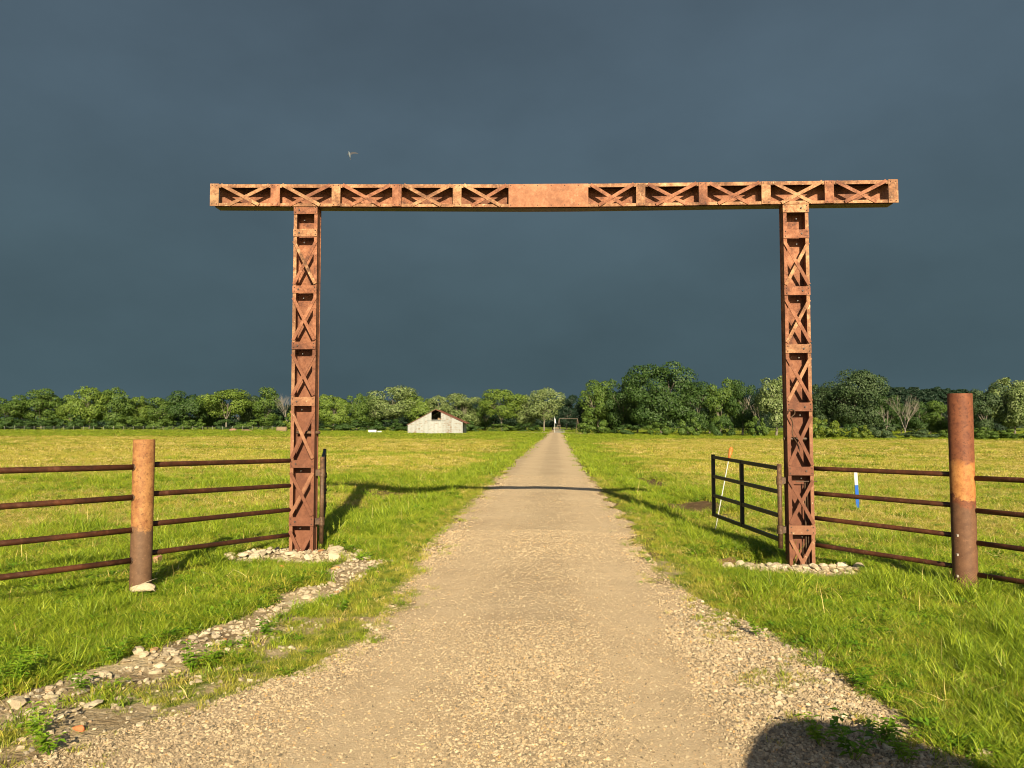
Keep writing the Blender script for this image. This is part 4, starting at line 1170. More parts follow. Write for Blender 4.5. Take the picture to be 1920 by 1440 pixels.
# ---------------------------------------------------------------- instancing through geometry nodes
def scatter(name, pts, rots, scl, idxs, variants, kind='stuff', **tags):
    coll = bpy.data.collections.new(name + '_variants')
    for v in variants: coll.objects.link(v)
    me = bpy.data.meshes.new(name)
    pts = np.asarray(pts, np.float32)
    me.vertices.add(len(pts)); me.vertices.foreach_set('co', pts.ravel())
    a = me.attributes.new('rot', 'FLOAT_VECTOR', 'POINT'); a.data.foreach_set('vector', np.asarray(rots, np.float32).ravel())
    a = me.attributes.new('scl', 'FLOAT_VECTOR', 'POINT'); a.data.foreach_set('vector', np.asarray(scl, np.float32).ravel())
    a = me.attributes.new('idx', 'INT', 'POINT'); a.data.foreach_set('value', np.asarray(idxs, np.int32).ravel())
    me.update()
    ob = link(name, me, None, kind=kind, **tags)
    ng = bpy.data.node_groups.new(name + '_nodes', 'GeometryNodeTree')
    ng.interface.new_socket('Geometry', in_out='INPUT', socket_type='NodeSocketGeometry')
    ng.interface.new_socket('Geometry', in_out='OUTPUT', socket_type='NodeSocketGeometry')
    gi = ng.nodes.new('NodeGroupInput'); go = ng.nodes.new('NodeGroupOutput')
    ci = ng.nodes.new('GeometryNodeCollectionInfo'); ci.inputs['Collection'].default_value = coll
    ci.inputs['Separate Children'].default_value = True; ci.inputs['Reset Children'].default_value = True
    ip = ng.nodes.new('GeometryNodeInstanceOnPoints'); ip.inputs['Pick Instance'].default_value = True
    def na(nm, dt):
        n = ng.nodes.new('GeometryNodeInputNamedAttribute'); n.data_type = dt; n.inputs['Name'].default_value = nm
        return n.outputs['Attribute']
    er_ = ng.nodes.new('FunctionNodeEulerToRotation')
    ng.links.new(na('rot', 'FLOAT_VECTOR'), er_.inputs[0])
    ng.links.new(gi.outputs[0], ip.inputs['Points'])
    ng.links.new(ci.outputs[0], ip.inputs['Instance'])
    ng.links.new(na('idx', 'INT'), ip.inputs['Instance Index'])
    ng.links.new(er_.outputs[0], ip.inputs['Rotation'])
    ng.links.new(na('scl', 'FLOAT_VECTOR'), ip.inputs['Scale'])
    ng.links.new(ip.outputs[0], go.inputs[0])
    md = ob.modifiers.new('scatter', 'NODES'); md.node_group = ng
    return ob

# ---------------------------------------------------------------- wooded hill (right) far beyond
hv = []
HX = np.linspace(-700, 900, 90)
def ridge(x):
    px_ = 960 + x / 760 * FPX
    top = np.interp(px_, [-400, 200, 900, 1020, 1090, 1200, 1450, 1600, 1700, 1800, 1900, 2300], [790, 788, 778, 757, 775, 770, 745, 733, 727, 731, 738, 745])
    return (797 - top) / FPX * 760
vs = []
rows = [(560, -0.02), (640, 0.45), (720, 0.85), (760, 1.0), (900, 0.9), (1100, 0.0)]
for y_, f_ in rows:
    for x_ in HX: vs.append((x_, y_, ridge(x_) * f_ * (1 + 0.05 * math.sin(x_ * 0.05)) - 8 * (f_ <= 0) - 2.5))
fs = []
for j in range(len(rows) - 1):
    for i in range(len(HX) - 1):
        a = j * len(HX) + i; fs.append((a, a + 1, a + 1 + len(HX), a + len(HX)))
hme = np_mesh('hills', vs, fs, True)
M_hill = flat('hill_undergrowth', (0.02, 0.035, 0.018), 1.0, 0, 0.3, 0.05)
hme.materials.append(M_hill); link('hills', hme, kind='structure')
hvars = []
for i in range(3):
    me = crown_mesh('hill_crown', 900 + i, 4.4, 3.6, 4.0, 24, 900, 0.75, 0.0)
    me.materials.append(ML['shade'])  # leaf colour with the shade already in it, for the distant hill
    o_ = bpy.data.objects.new('hill_crown_%s' % 'abc'[i], me); hvars.append(o_)
pts = []; 
nH = 2600
hxs = nr.uniform(-650, 850, nH); hys = nr.uniform(600, 790, nH)
for x_, y_ in zip(hxs, hys):
    f_ = np.interp(y_, [r_[0] for r_ in rows], [r_[1] for r_ in rows])
    pts.append((x_, y_, ridge(x_) * f_ - 4.5))
sc1 = nr.uniform(0.8, 1.35, nH)
scatter('hill_woodland', pts, np.stack([np.zeros(nH), np.zeros(nH), nr.uniform(0, 6.28, nH)], 1), np.stack([sc1, sc1, sc1 * 0.8], 1), nr.integers(0, 3, nH), hvars,
        label='dark wooded hillside far beyond the field', category='woodland')

# ---------------------------------------------------------------- grass
def bladem(name, stops, trans=0.35, rough=0.5):
    m, nt, o = newmat(name)
    oi = N(nt, 'ShaderNodeObjectInfo'); gg = N(nt, 'ShaderNodeNewGeometry')
    f = mth(nt, 'ADD', mth(nt, 'MULTIPLY', oi.outputs['Random'], 0.5), mth(nt, 'MULTIPLY', gg.outputs['Random Per Island'], 0.5))
    col = ramp(nt, f, stops)
    p = bsdf(nt, None, col, rough, spec=0.35)
    tr = N(nt, 'ShaderNodeBsdfTranslucent'); L(nt, col, tr.inputs[0])
    mx = N(nt, 'ShaderNodeMixShader'); mx.inputs[0].default_value = trans
    L(nt, p.outputs[0], mx.inputs[1]); L(nt, tr.outputs[0], mx.inputs[2]); L(nt, mx.outputs[0], o.inputs[0])
    return m
G_lush = bladem('lush_grass_blade', [(0.15, (0.110, 0.185, 0.010)), (0.5, (0.230, 0.315, 0.016)), (0.85, (0.39, 0.44, 0.036))])
G_dull = bladem('dull_grass_blade', [(0.15, (0.13, 0.16, 0.018)), (0.5, (0.26, 0.28, 0.028)), (0.85, (0.42, 0.40, 0.07))])
G_yel = bladem('yellowing_grass_blade', [(0.15, (0.24, 0.25, 0.022)), (0.5, (0.39, 0.36, 0.045)), (0.85, (0.54, 0.45, 0.10))])
G_straw = bladem('dry_straw_blade', [(0.15, (0.36, 0.26, 0.07)), (0.5, (0.56, 0.43, 0.14)), (0.85, (0.70, 0.57, 0.25))], 0.2)
G_weed = bladem('broad_weed_leaf', [(0.15, (0.07, 0.16, 0.008)), (0.5, (0.14, 0.26, 0.012)), (0.85, (0.24, 0.35, 0.022))])
def tuft(name, seed, nb, rad, h, wd, lean, mat, flatness=0.0, segs=3):
    g = random.Random(seed); vs = []; fs = []
    for _ in range(nb):
        a = g.uniform(0, 6.28); r = rad * math.sqrt(g.random()); p = Vector((math.cos(a) * r, math.sin(a) * r, -0.01))
        a2 = g.uniform(0, 6.28); out = Vector((math.cos(a2), math.sin(a2), 0))
        hh_ = h * g.uniform(0.45, 1.15); ln = lean * g.uniform(0.2, 1.3)
        side = Vector((-out.y, out.x, 0)); ang = g.uniform(-1.2, 1.2)
        side = (side * math.cos(ang) + out * math.sin(ang)).normalized()
        ww = wd * g.uniform(0.6, 1.3)
        o0 = len(vs)
        for k in range(segs):
            t = k / segs
            z = hh_ * (t - flatness * 0.4 * t * t - 0.25 * ln * t * t)
            c = p + out * (hh_ * ln * t * t * 1.1) + Vector((0, 0, z))
            wk = ww * (1 - t * 0.55)
            vs += [c - side * wk / 2, c + side * wk / 2]
        vs.append(p + out * (hh_ * ln * 1.1) + Vector((0, 0, hh_ * (1 - flatness * 0.4 - 0.25 * ln))))
        for k in range(segs - 1):
            q = o0 + 2 * k; fs += [(q, q + 1, q + 3), (q, q + 3, q + 2)]
        q = o0 + 2 * (segs - 1); fs.append((q, q + 1, q + 2))
    me = np_mesh(name, [tuple(v) for v in vs], fs, False); me.materials.append(mat)
    return bpy.data.objects.new(name, me)
def weedv(name, seed, nl, rad, h, ls, mat):
    g = random.Random(seed); vs = []; fs = []
    for _ in range(nl):
        a = g.uniform(0, 6.28); r = rad * math.sqrt(g.random()); z = h * g.uniform(0.15, 1.0) * (1 - 0.5 * r / rad)
        c = Vector((math.cos(a) * r, math.sin(a) * r, z)); d = Vector((math.cos(a), math.sin(a), g.uniform(-.3, .6))).normalized()
        s_ = d.cross(Vector((0, 0, 1))).normalized(); l_ = ls * g.uniform(.6, 1.3); o0 = len(vs)
        up = d.cross(s_) * -1
        vs += [c - d * l_ * .5, c - s_ * l_ * .3 + up * l_ * .06, c + d * l_ * .6 - up * l_ * .1, c + s_ * l_ * .3 + up * l_ * .06]
        fs += [(o0, o0 + 1, o0 + 2), (o0, o0 + 2, o0 + 3)]
    me = np_mesh(name, [tuple(v) for v in vs], fs, False); me.materials.append(mat)
    return bpy.data.objects.new(name, me)
near = [tuft('a_lush_tuft', 1, 40, 0.070, 0.11, 0.0052, 0.9, G_lush), tuft('b_lush_tuft', 2, 40, 0.080, 0.085, 0.0050, 1.15, G_lush),
        tuft('c_tall_tuft', 3, 20, 0.055, 0.19, 0.0056, 0.75, G_lush), tuft('d_dull_tuft', 4, 40, 0.080, 0.075, 0.0046, 1.1, G_dull),
        tuft('e_short_tuft', 5, 40, 0.080, 0.042, 0.0044, 1.0, G_dull), tuft('f_straw_tuft', 6, 16, 0.09, 0.13, 0.0045, 1.4, G_straw, 0.8),
        weedv('g_weed_tuft', 7, 34, 0.07, 0.07, 0.030, G_weed), tuft('h_yellow_tuft', 8, 26, 0.07, 0.09, 0.0055, 1.0, G_yel), tuft('i_seed_stalks', 9, 3, 0.06, 0.22, 0.0030, 0.7, G_straw)]
far = [tuft('a_green_clump', 11, 26, 0.22, 0.20, 0.020, 0.9, G_lush, segs=2), tuft('b_dull_clump', 12, 26, 0.24, 0.17, 0.020, 1.0, G_dull, segs=2),
       tuft('c_yellow_clump', 13, 24, 0.26, 0.15, 0.018, 1.1, G_yel, segs=2), tuft('d_straw_clump', 14, 22, 0.28, 0.14, 0.017, 1.5, G_straw, 0.9, segs=2)]

def sample(n, y0, y1, dens_pow=1.0, margin=1.2):
    """points in the picture's ground wedge between depths y0 and y1 (with a margin for a step aside)"""
    u = nr.random(n)
    y = np.sqrt(y0 ** 2 + u * (y1 ** 2 - y0 ** 2))
    hw = 0.70 * y + margin
    x = nr.uniform(-1, 1, n) * hw
    return x, y
def near_layer(name, n, y0, y1, sc0, margin):
    x, y = sample(n, y0, y1, margin=margin)
    b_ = bare(x, y)
    keep = nr.random(n) > np.where(b_ > 0.93, 1.0, b_ ** 0.7)
    x, y, b_ = x[keep], y[keep], b_[keep]; n = len(x)
    z = gz(x, y)
    u = U(x, y)
    patch = fbm(x * 0.9 + 3, y * 0.9, 3); dry = fbm(x * 1.7 + 50, y * 1.7 + 9, 3)
    sN = strawness(x, y)
    r = nr.random(n)
    edge = np.minimum(np.abs(u - road_l(y)), np.abs(u - road_r(y)))
    worn = sstep(1.0, 0.15, edge) + b_ * 0.7
    idx_ = np.where(r < 0.50, 0, 1)
    idx_ = np.where(r > 0.78, 3, idx_)
    idx_ = np.where((patch > 0.55) & (r < 0.22) & (worn < 0.3), 2, idx_)
    idx_ = np.where((dry > 0.60) & (nr.random(n) < 0.5), 7, idx_)
    idx_ = np.where((nr.random(n) < 0.10 + 0.25 * (patch < 0.42)), 6, idx_)
    idx_ = np.where(nr.random(n) < np.clip(worn, 0, 0.9), np.where(nr.random(n) < 0.5, 4, np.where(nr.random(n) < 0.3, 7, 4)), idx_)
    idx_ = np.where(nr.random(n) < sN * 0.55, 7, idx_)
    idx_ = np.where(nr.random(n) < 0.035 + sN * 0.40, 5, idx_)
    idx_ = np.where(nr.random(n) < 0.003 * (worn < 0.4), 8, idx_)
    s_ = sc0 * nr.uniform(0.7, 1.25, n) * (0.70 + 0.7 * fbm(x * 1.2, y * 1.2 + 70, 3))
    s_ = s_ * (1 - 0.35 * np.clip(worn, 0, 1)) * (1 - 0.25 * sN)
    s_ = s_ * (1 - 0.6 * np.exp(-((x - 3.2) / 0.95) ** 2 - ((y - 8.5) / 0.45) ** 2) - 0.45 * np.exp(-((x + 2.5) / 0.95) ** 2 - ((y - 8.5) / 0.4) ** 2) - 0.5 * np.exp(-((x + 3.4) / 0.25) ** 2 - ((y - 6.85) / 0.3) ** 2))
    sz = s_ * nr.uniform(0.8, 1.2, n)
    rot = np.stack([nr.normal(0, 0.14, n), nr.normal(0, 0.14, n), nr.uniform(0, 6.28, n)], 1)
    return x, y, z, rot, np.stack([s_ * 1.1, s_ * 1.1, sz], 1), idx_
def put(name, layers, vars_, **tags):
    P_ = np.concatenate([np.stack([l[0], l[1], l[2]], 1) for l in layers])
    scatter(name, P_, np.concatenate([l[3] for l in layers]), np.concatenate([l[4] for l in layers]), np.concatenate([l[5] for l in layers]), vars_, **tags)
put('verge_grass', [near_layer('n1', 34000, 2.6, 7.0, 0.95, 1.5), near_layer('n2', 56000, 7.0, 14.0, 1.15, 1.2), near_layer('n3', 56000, 14, 26, 1.5, 1.0)], near,
    label='bright green uneven grass beside the drive and under the fences', category='grass')
def far_layer(n, y0, y1, sc0, hsc=1.0):
    x, y = sample(n, y0, y1, margin=1)
    b_ = bare(x, y); keep = nr.random(n) > b_ * 1.1
    x, y = x[keep], y[keep]; n = len(x)
    sN = strawness(x, y) + (fbm(x * 0.5, y * 0.5, 3) - 0.5) * 0.5
    r = nr.random(n)
    idx_ = np.where(r < 0.6, 0, 1)
    idx_ = np.where((sN > 0.2) & (nr.random(n) < 0.75), 1, idx_)
    idx_ = np.where((sN > 0.35) & (nr.random(n) < 0.75), 2, idx_)
    idx_ = np.where((sN > 0.42) & (nr.random(n) < 0.60), 3, idx_)
    s_ = sc0 * nr.uniform(0.7, 1.3, n)
    rot = np.stack([nr.normal(0, 0.08, n), nr.normal(0, 0.08, n), nr.uniform(0, 6.28, n)], 1)
    hgt = s_ * hsc * (0.6 + 0.8 * fbm(x * 0.35 + 8, y * 0.35, 3))
    return x, y, gz(x, y) - 0.01, rot, np.stack([s_, s_, hgt], 1), idx_
put('hay_field', [far_layer(26000, 24, 45, 1.0, 0.8), far_layer(30000, 45, 90, 1.7, 0.55), far_layer(26000, 90, 165, 2.8, 0.34), far_layer(12000, 165, 262, 4.2, 0.25)], far,
    label='mown hay field of mixed green grass and pale straw reaching to the tree line', category='field grass')

# ---------------------------------------------------------------- stones
def stonem(name, stops):
    m, nt, o = newmat(name)
    oi = N(nt, 'ShaderNodeObjectInfo'); tcn = N(nt, 'ShaderNodeTexCoord')
    col = ramp(nt, oi.outputs['Random'], stops)
    a = noise(nt, tcn.outputs['Object'], 3.0, 6, 0.7)
    col = mixc(nt, mapr(nt, a, 0.35, 0.7, 0.0, 0.5), col, mixc(nt, 0.6, col, (0.26, 0.19, 0.11)))
    bsdf(nt, o, col, 0.9, a, 0.5, 0.05, spec=0.2)
    return m
S_pale = stonem('pale_limestone', [(0.0, (0.30, 0.26, 0.20)), (0.25, (0.36, 0.285, 0.19)), (0.7, (0.48, 0.40, 0.275)), (0.96, (0.56, 0.48, 0.34)), (1.0, (0.42, 0.20, 0.08))])
S_grav = stonem('gravel_stone', [(0.0, (0.12, 0.10, 0.075)), (0.2, (0.29, 0.22, 0.14)), (0.55, (0.43, 0.33, 0.21)), (0.92, (0.56, 0.45, 0.30)), (1.0, (0.55, 0.32, 0.12))])
def rockme(name, seed, npt=16, fl=0.6, mat=None, sub=False):
    g = np.random.default_rng(seed)
    p = g.normal(size=(npt, 3)); p /= np.linalg.norm(p, axis=1)[:, None]
    p *= np.array([1.0, g.uniform(0.65, 0.95), g.uniform(fl * 0.75, fl * 1.15)]) * g.uniform(0.82, 1.0, npt)[:, None]
    bm = bmesh.new()
    for q in p: bm.verts.new(q)
    r_ = bmesh.ops.convex_hull(bm, input=bm.verts[:])
    bmesh.ops.delete(bm, geom=[e for e in r_['geom_interior'] if isinstance(e, bmesh.types.BMVert)], context='VERTS')
    if sub:
        bmesh.ops.bevel(bm, geom=bm.edges[:], offset=0.07, segments=1, affect='EDGES')
    me = bpy.data.meshes.new(name); bm.to_mesh(me); bm.free()
    if mat: me.materials.append(mat)
    return me
rocks = [rockme('limestone_rock', 50 + i, 15 + i, 0.62, S_pale) for i in range(10)]
def place_rocks(n, fn, smin, smax, label, group, name='limestone_rock', cat='rock'):
    placed = []; tries = 0
    while len(placed) < n and tries < n * 60:
        tries += 1
        x, y = fn(); s_ = smin + (smax - smin) * rng.random() ** 2.2
        if any((x - a) ** 2 + (y - c) ** 2 < (0.68 * (s_ + s2)) ** 2 for a, c, s2 in placed): continue
        placed.append((x, y, s_))
        lb = label(x, y, s_) if callable(label) else label
        o_ = link(name, rng.choice(rocks), None, (x, y, gz1(x, y) + s_ * 0.20), label=lb, category=cat, group=group)
        o_.rotation_euler = (rng.uniform(-.35, .35), rng.uniform(-.35, .35), rng.uniform(0, 6.28)); o_.scale = (s_, s_ * rng.uniform(.75, 1.1), s_ * rng.uniform(.55, .95))
    return placed
def ell(cx, cy, rx, ry):
    def f():
        a = rng.uniform(0, 6.28); r = math.sqrt(rng.random()); return cx + math.cos(a) * r * rx, cy + math.sin(a) * r * ry
    return f
def f_colL():
    while True:
        x, y = ell(-2.50, 9.22, 0.86, 0.55)()
        if abs(x - pl.x) < 0.13 and y > 9.42: continue
        if abs(x - pl.x) < 0.22 and 9.36 < y < 9.72: continue
        return x, y
place_rocks(72, f_colL, 0.040, 0.125, lambda x, y, s: ('larger' if s > 0.07 else 'small') + ' pale rock in the left column heap, ' + ('left of the column' if x < pl.x - 0.15 else 'right of the column' if x > pl.x + 0.15 else 'in front of the column') + (', front edge' if y < 9.1 else ', rear edge'), 'rocks heaped round the left column foot')
def f_colR():
    while True:
        x, y = ell(3.25, 8.98, 0.80, 0.25)()
        if abs(x - pr.x) < 0.22 and y > 9.06: continue
        return x, y
place_rocks(44, f_colR, 0.050, 0.095, lambda x, y, s: ('larger' if s > 0.065 else 'small') + ' pale rock in the right column row, ' + ('left of the column' if x < pr.x - 0.15 else 'right of the column' if x > pr.x + 0.15 else 'in front of the column'), 'rocks around the right column foot')
def f_strip():
    y = 3.4 + 5.4 * rng.random() ** 1.35
    x = float(np.interp(y, ALY, ALX)) + RS * y + 0.26 + rng.gauss(0, 0.17)
    return x, y
place_rocks(148, f_strip, 0.026, 0.072, lambda x, y, s: ('larger' if s > 0.042 else 'small') + ' pale rock in the left verge line, ' + ('near the bottom left corner' if y < 4.3 else 'just above the bottom corner weeds' if y < 5.0 else 'below the left fence post' if y < 5.9 else 'below the lone rock in the grass' if y < 7.2 else 'just below the left column heap'), 'rocks along the left edge of the gravel')
def f_apr():
    y = rng.uniform(3.5, 6.8); a = float(np.interp(y, ARY, ARX)); r0_ = float(road_r(y))
    return rng.uniform(r0_ + 0.15, a + 0.08) + RS * y, y
place_rocks(30, f_apr, 0.02, 0.06, lambda x, y, s: ('larger' if s > 0.033 else 'small') + ' tan rock in the right stony patch, ' + ('beside the dark shadow' if y < 4.3 else 'in its middle' if y < 5.4 else 'at its far tip'), 'rocks in the right stony patch')
def single(px, py, s_, label, cat='rock', mat=None, seed=77, sz=0.7, name='limestone_rock'):
    g = gpt(px, py)
    me = rockme(name, seed, 22, 0.7, mat or S_pale, True)
    o_ = link(name, me, None, (g.x, g.y + s_ * .5, g.z + s_ * (0.55 if s_ > 0.12 else 0.3) * sz), label=label, category=cat)
    o_.scale = (s_, s_ * 0.75, s_ * sz); return o_
single(263, 1124, 0.16, 'large pale rock lying against the foot of the left fence post', seed=78, sz=0.8)
single(383, 1083, 0.085, 'lone pale rock in the grass between left fence post and left column', seed=79)
single(527, 1066, 0.05, 'orange-stained rock in front of the left column heap', mat=flat('orange_stone', (0.42, 0.16, 0.05), 0.9), seed=80)
single(628, 1068, 0.06, 'tan orange rock in grass right of the left column heap', mat=flat('tan_stone', (0.45, 0.25, 0.11), 0.9), seed=81)
single(1855, 1428, 0.085, 'broad pale rock at the bottom right corner beside the shadow', seed=82)
single(145, 1373, 0.045, 'small brick-red stone at the edge of the left gravel', mat=flat('red_stone', (0.42, 0.13, 0.05), 0.9), seed=83)
g = gpt(287, 1068)
b = MB(); b.box((0, 0, 0.06), (0.055, 0.12, 0.10)); me = b.mesh('brick'); bevel(me, 0.006); me.materials.append(flat('pink_brick', (0.42, 0.20, 0.14), 0.9))
link('brick', me, None, (g.x, g.y + .1, g.z + .02), label='small pinkish brick in the grass behind the left fence post', category='brick')

gsm = [rockme('a%d_gravel_stone' % i, 90 + i, 9, 0.6, S_grav) for i in range(5)]
def mkobjs(mes): return [bpy.data.objects.new(m_.name, m_) for m_ in mes]
gob = mkobjs(gsm)
# loose gravel on the road
x, y = sample(300000, 2.9, 11.5, margin=0.5)
x2, y2 = sample(130000, 2.9, 6.2, margin=0.5); x3, y3 = sample(220000, 11.5, 24, margin=0.0)
x = np.concatenate([x, x2, x3]); y = np.concatenate([y, y2, y3]); n = len(x)
u = U(x, y)
inside = (u > road_l(y) - 0.15) & (u < np.maximum(road_r(y), np.interp(y, ARY, ARX)) + 0.05)
loose = np.exp(-((u + 0.15) / 0.42) ** 2) * sstep(6.0, 4.2, y) + sstep(0.7, 1.15, u) * sstep(8, 5.5, y) + 0.8 * sstep(-1.1, -1.7, u) + 0.55 + 0.25 * (fbm(x * 1.5, y * 1.5, 3) - .5) * 4 * .5
loose = loose * (1 - 0.45 * np.clip(track_m(u), 0, 1) * (np.abs(u) < 1.4))
keep = inside & (nr.random(n) < np.clip(loose, 0.22, 1))
x, y, u, loose = x[keep], y[keep], u[keep], loose[keep]; n = len(x)
szs = (0.0042 + 0.0080 * nr.random(n) ** 2.6) * (0.85 + 0.5 * np.clip(loose, 0, 1)) * np.where(u > road_r(y) - 0.25, 1.35, 1.0) * np.where(y > 9, 1.25, 1.0)
_l = road_l(y) + JL(y) - 0.1; _r = road_r(y) + JR(y) + 0.1
sgn = 2 * (u - _l) / (_r - _l) - 1
zr_ = gz(x, y) + np.where(np.abs(sgn) < 1, np.maximum(0.058 * (1 - np.abs(sgn) ** 4) - 0.012, 0), 0.0) + (fbm(x * 6, y * 6, 3) - 0.5) * 0.014 * (np.abs(sgn) < 1)
zr_ = zr_ + np.where(np.abs(sgn) < 1, -0.012 * (np.exp(-((u - 0.55) / 0.28) ** 2) + np.exp(-((u + 0.95) / 0.28) ** 2)), 0)
scatter('loose_gravel', np.stack([x, y, zr_ + szs * 0.12], 1), nr.uniform(-3, 3, (n, 3)) * np.array([0.12, 0.12, 1]), np.stack([szs, szs * nr.uniform(.7, 1.1, n), szs], 1), nr.integers(0, 5, n), gob,
        label='loose crushed limestone gravel on the drive in front', category='gravel')
# rubble between the larger rocks
px_, py_, ps_ = [], [], []
n = 30000
x, y = sample(n, 3.0, 10.0, margin=0.5); u = U(x, y); b_ = bare(x, y)
al = np.interp(y, ALY, ALX); ar = np.interp(y, ARY, ARX)
zone = ((u > al - 0.02) & (u < np.where(y > 6.4, np.minimum(al + 0.45, road_l(y)), road_l(y) + 0.05)) & (y < 9.0)) | ((u < ar + 0.05) & (u > road_r(y) - 0.1) & (y < 7.4)) | (((x + 2.5) / 0.9) ** 2 + ((y - 9.22) / 0.6) ** 2 < 1) | (((x - 3.25) / 0.85) ** 2 + ((y - 8.96) / 0.32) ** 2 < 1)
prob = np.where(y > 8.5, 1.0, np.where(u < 0, 0.45 + 0.5 * np.exp(-((u - al - .22) / .22) ** 2), 0.8))
keep = zone & (b_ > 0.4) & (nr.random(n) < prob)
x, y = x[keep], y[keep]; n = len(x)
s_ = 0.009 + 0.024 * nr.random(n) ** 2
scatter('small_rubble', np.stack([x, y, gz(x, y) + s_ * 0.2], 1), nr.uniform(-3, 3, (n, 3)) * np.array([0.15, 0.15, 1]), np.stack([s_, s_ * .85, s_ * .9], 1), nr.integers(0, 5, n),
        mkobjs([rockme('r%d_rubble_stone' % i, 190 + i, 11, 0.6, S_pale) for i in range(5)]), label='small broken limestone between the larger rocks along the verges', category='rubble')

# ---------------------------------------------------------------- roadside weeds (single plants)
def weed_mesh(seed):
    g = random.Random(seed); b = MB()
    lv = MB()
    for k in range(7):
        a = g.uniform(0, 6.28); d = Vector((math.cos(a) * g.uniform(.2, .7), math.sin(a) * g.uniform(.2, .7), 1)).normalized()
        ln = g.uniform(0.10, 0.22); b.tube((0, 0, -0.02), d * ln, 0.0022, 0.0012, 4, caps=False)
        for q in range(9):
            c = d * ln * (0.35 + 0.65 * q / 8); a2 = q * 2.4 + a; o_ = Vector((math.cos(a2), math.sin(a2), g.uniform(-.1, .5))).normalized()
            s_ = o_.cross(Vector((0, 0, 1))).normalized(); l_ = g.uniform(.035, .06); up = s_.cross(o_)
            tip = c + o_ * l_ - up * l_ * .2; mid = c + o_ * l_ * .45
            lv.add([c, mid - s_ * l_ * .24 + up * l_ * .08, tip, mid + s_ * l_ * .24 + up * l_ * .08], [(0, 1, 2), (0, 2, 3)])
    ms = b.mesh('stem'); ms.materials.append(G_weed); ml = lv.mesh('foliage'); ml.materials.append(G_weed)
    return ms, ml
WM = [weed_mesh(900 + i) for i in range(4)]
wl = [(150, 1300, 1.0, 'leafy green weed among the pale rocks near the left picture edge'), (20, 1290, 1.4, 'dense bright weed at the left picture edge above the rocks'), (60, 1275, 1.3, 'low broad weed just right of the weed at the left picture edge'),
      (95, 1415, 1.0, 'sprawling weed in the bottom left corner gravel'), (70, 1385, 1.1, 'upright weed above the bottom left corner'), (360, 1262, 1.2, 'bushy weed between rocks and gravel left of the drive'), (395, 1250, 1.1, 'second bushy weed right beside the larger one left of the drive'),
      (500, 1195, 1.0, 'small weed on the stony strip farther up the left verge'), (215, 1245, 1.1, 'weed at the grass edge above the rock line'), (1420, 1195, 1.0, 'green weed at the upper tip of the right stony patch'),
      (1610, 1295, 1.1, 'lone weed growing in the middle of the right stony patch'), (1650, 1395, 1.2, 'weed in the dark shadow at the bottom right'), (1600, 1425, 1.4, 'weed at the bottom edge inside the dark shadow'), (1540, 1400, 1.0, 'small weed at the left side of the dark shadow'),
      (1700, 1430, 1.2, 'weed at the bottom edge in the right part of the dark shadow'), (640, 1150, 0.9, 'low weed at the left gravel edge below the column heap')]
for i, (px, py, s_, lb) in enumerate(wl):
    g = gpt(px, py); t = thing('weed', lb, 'weed', g, rng.uniform(0, 6)); s_ *= 0.85; t.scale = (s_, s_, s_ * 0.85)
    ms, ml = WM[i % 4]; link('stem', ms, t); link('foliage', ml, t)

# ---------------------------------------------------------------- bird
bp_ = at(655.5, 290, 22.0)
M_bird = flat('dark_feathers', (0.02, 0.022, 0.03), 0.7); M_belly = flat('pale_belly_feathers', (0.10, 0.12, 0.14), 0.8)
bd = thing('bird', 'small dark swallow with pale belly flying above the beam on the left', 'bird', bp_)
bm = bmesh.new(); bmesh.ops.create_uvsphere(bm, u_segments=12, v_segments=10, radius=1)
for v in bm.verts:
    z = v.co.z; k_ = 0.019 * (1 - 0.35 * max(0, -z) - 0.15 * max(0, z))
    v.co = Vector((v.co.x * k_ - z * 0.012, v.co.y * k_, z * 0.062))
    if z > 0.75: v.co.x -= 0.004
me = bpy.data.meshes.new('body'); bm.to_mesh(me); bm.free(); me.materials.append(M_belly)
for p in me.polygons: p.use_smooth = True
o_ = link('body', me, bd)
def wing(sgn_, ln, droop):
    b = MB(); n_ = 7; vs = []
    for k in range(n_):
        t_ = k / (n_ - 1); x_ = sgn_ * ln * t_; ch = 0.045 * (1 - t_) ** 0.7 + 0.004
        z_ = 0.03 + 0.03 * math.sin(t_ * 2.4) - droop * t_ * t_
        for yy, zz in ((0, 0.0), (0.004, 0.003), (0.0, -ch), (-0.003, -ch)): vs.append((x_, yy, z_ + zz))
    fs = []
    for k in range(n_ - 1):
        for i in range(4):
            j = (i + 1) % 4; fs.append((4 * k + i, 4 * k + j, 4 * k + 4 + j, 4 * k + 4 + i))
    b.add(vs, fs + [(0, 1, 2, 3)]); b.build('wing', M_bird, bd)
wing(1, 0.16, 0.035); wing(-1, 0.05, 0.09)
bd.scale = (1.6, 1.6, 1.6)
b = MB(); b.add([(0.008, 0, -0.05), (0.0, 0.004, -0.05), (0.03, 0.002, -0.10), (0.016, 0.003, -0.085), (0.012, 0, -0.105)], [(0, 1, 3, 2), (1, 4, 3)]); b.build('tail', M_bird, bd)

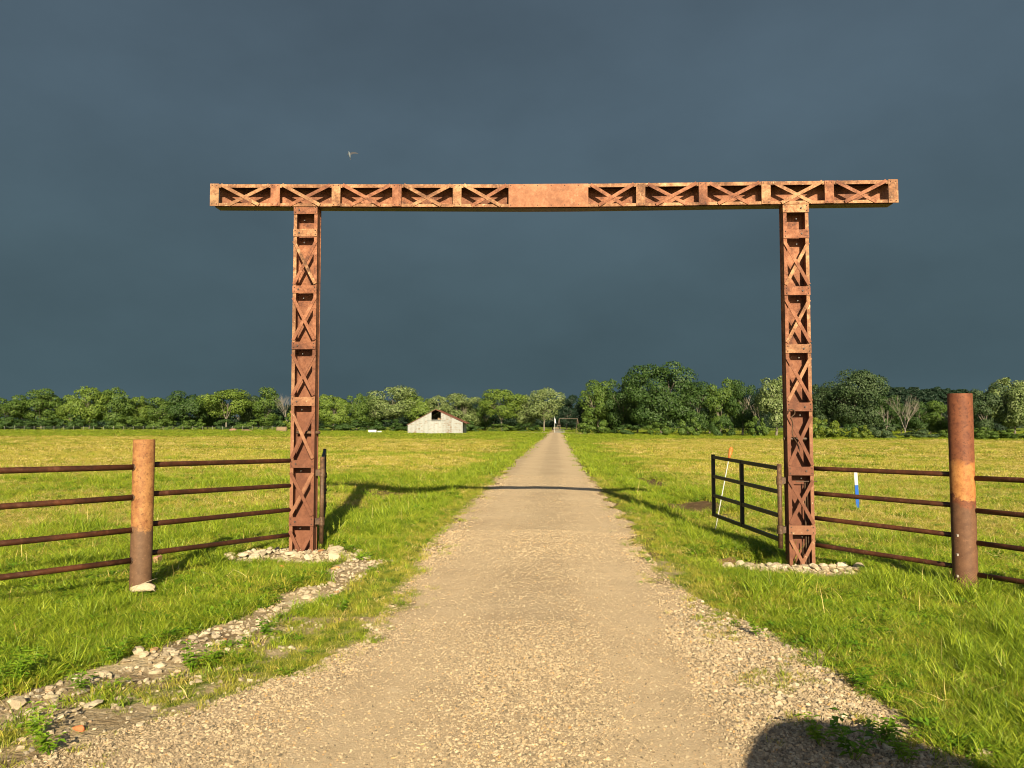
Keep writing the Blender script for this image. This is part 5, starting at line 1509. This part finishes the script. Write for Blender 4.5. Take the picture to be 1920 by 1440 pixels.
# ---------------------------------------------------------------- the parked van behind the camera whose shadow reaches into the picture
VX, VY = 2.14, 0.08
M_van = flat('dark_grey_car_paint', (0.05, 0.055, 0.06), 0.3, 0.2, 0.05)
M_glass = flat('dark_car_glass', (0.015, 0.018, 0.02), 0.08)
M_tyre = flat('tyre_rubber', (0.02, 0.02, 0.02), 0.85); M_rim = flat('alloy_rim', (0.4, 0.4, 0.4), 0.35, 0.6)
van = thing('parked_car', 'dark parked car behind the camera whose rounded roof shadow falls at the bottom right', 'car', (VX, VY, gz1(VX, VY)), 0)
secs = []
H_ = 2.08
prof_y = [(-0.0, 0.55, 0.9), (-0.02, 0.62, 1.2), (-0.12, 0.9, 1.0)]
def sect(y, w_, roof, belt, low):
    pts = []
    for a in np.linspace(0, PI, 15):
        cx__ = math.cos(a); sn = math.sin(a)
        x_ = w_ * (abs(cx__) ** 1.0) * (1 if cx__ > 0 else -1)
        x_ *= (1 - 0.08 * sn)
        z_ = belt + (roof - belt) * sn ** 1.0
        pts.append((x_, y, z_))
    pts += [(-w_ * 0.96, y, low), (w_ * 0.96, y, low)]
    return pts
st = [(0.0, 0.84, 1.62, 0.98, 0.45), (-0.10, 0.90, 1.88, 1.0, 0.35), (-0.35, 0.95, H_ - 0.03, 1.02, 0.28), (-0.9, 0.97, H_, 1.02, 0.26), (-2.0, 0.97, H_, 1.0, 0.26), (-2.8, 0.87, H_ - 0.10, 1.0, 0.26), (-3.4, 0.86, 1.35, 0.98, 0.27), (-4.2, 0.82, 1.05, 0.9, 0.3), (-4.5, 0.7, 0.85, 0.7, 0.35)]
b = MB(); vs = []; fs = []; n_ = 17
for s_ in st: vs += sect(*s_)
for k in range(len(st) - 1):
    for i in range(n_):
        j = (i + 1) % n_; fs.append((k * n_ + i, k * n_ + j, (k + 1) * n_ + j, (k + 1) * n_ + i))
fs += [tuple(range(n_)), tuple(reversed(range((len(st) - 1) * n_, len(st) * n_)))]
b.add(vs, fs); b.build('body', M_van, van, True)
for q in (-1, 1):
    for yy in (-0.85, -3.55):
        b = MB(); b.tube((q * 0.66, yy, 0.33), (q * 0.885, yy, 0.33), 0.33, n=24); w_ = b.build('wheel', M_tyre, van)
        b = MB(); b.tube((q * 0.87, yy, 0.33), (q * 0.895, yy, 0.33), 0.19, n=16); b.build('rim', M_rim, w_)
    b = MB(); b.box((q * 0.825, -1.8, 1.25), (0.06, 1.9, 0.34)); b.build('side_window', M_glass, van)
    b = MB(); b.box((q * 0.66, 0.0, 0.98), (0.2, 0.05, 0.16)); b.build('tail_light', flat('red_lens', (0.4, 0.01, 0.01), 0.2), van)
b = MB(); b.box((0, 0.005, 1.25), (1.15, 0.04, 0.36), Matrix.Rotation(R(12), 3, 'X')); b.build('rear_window', M_glass, van)
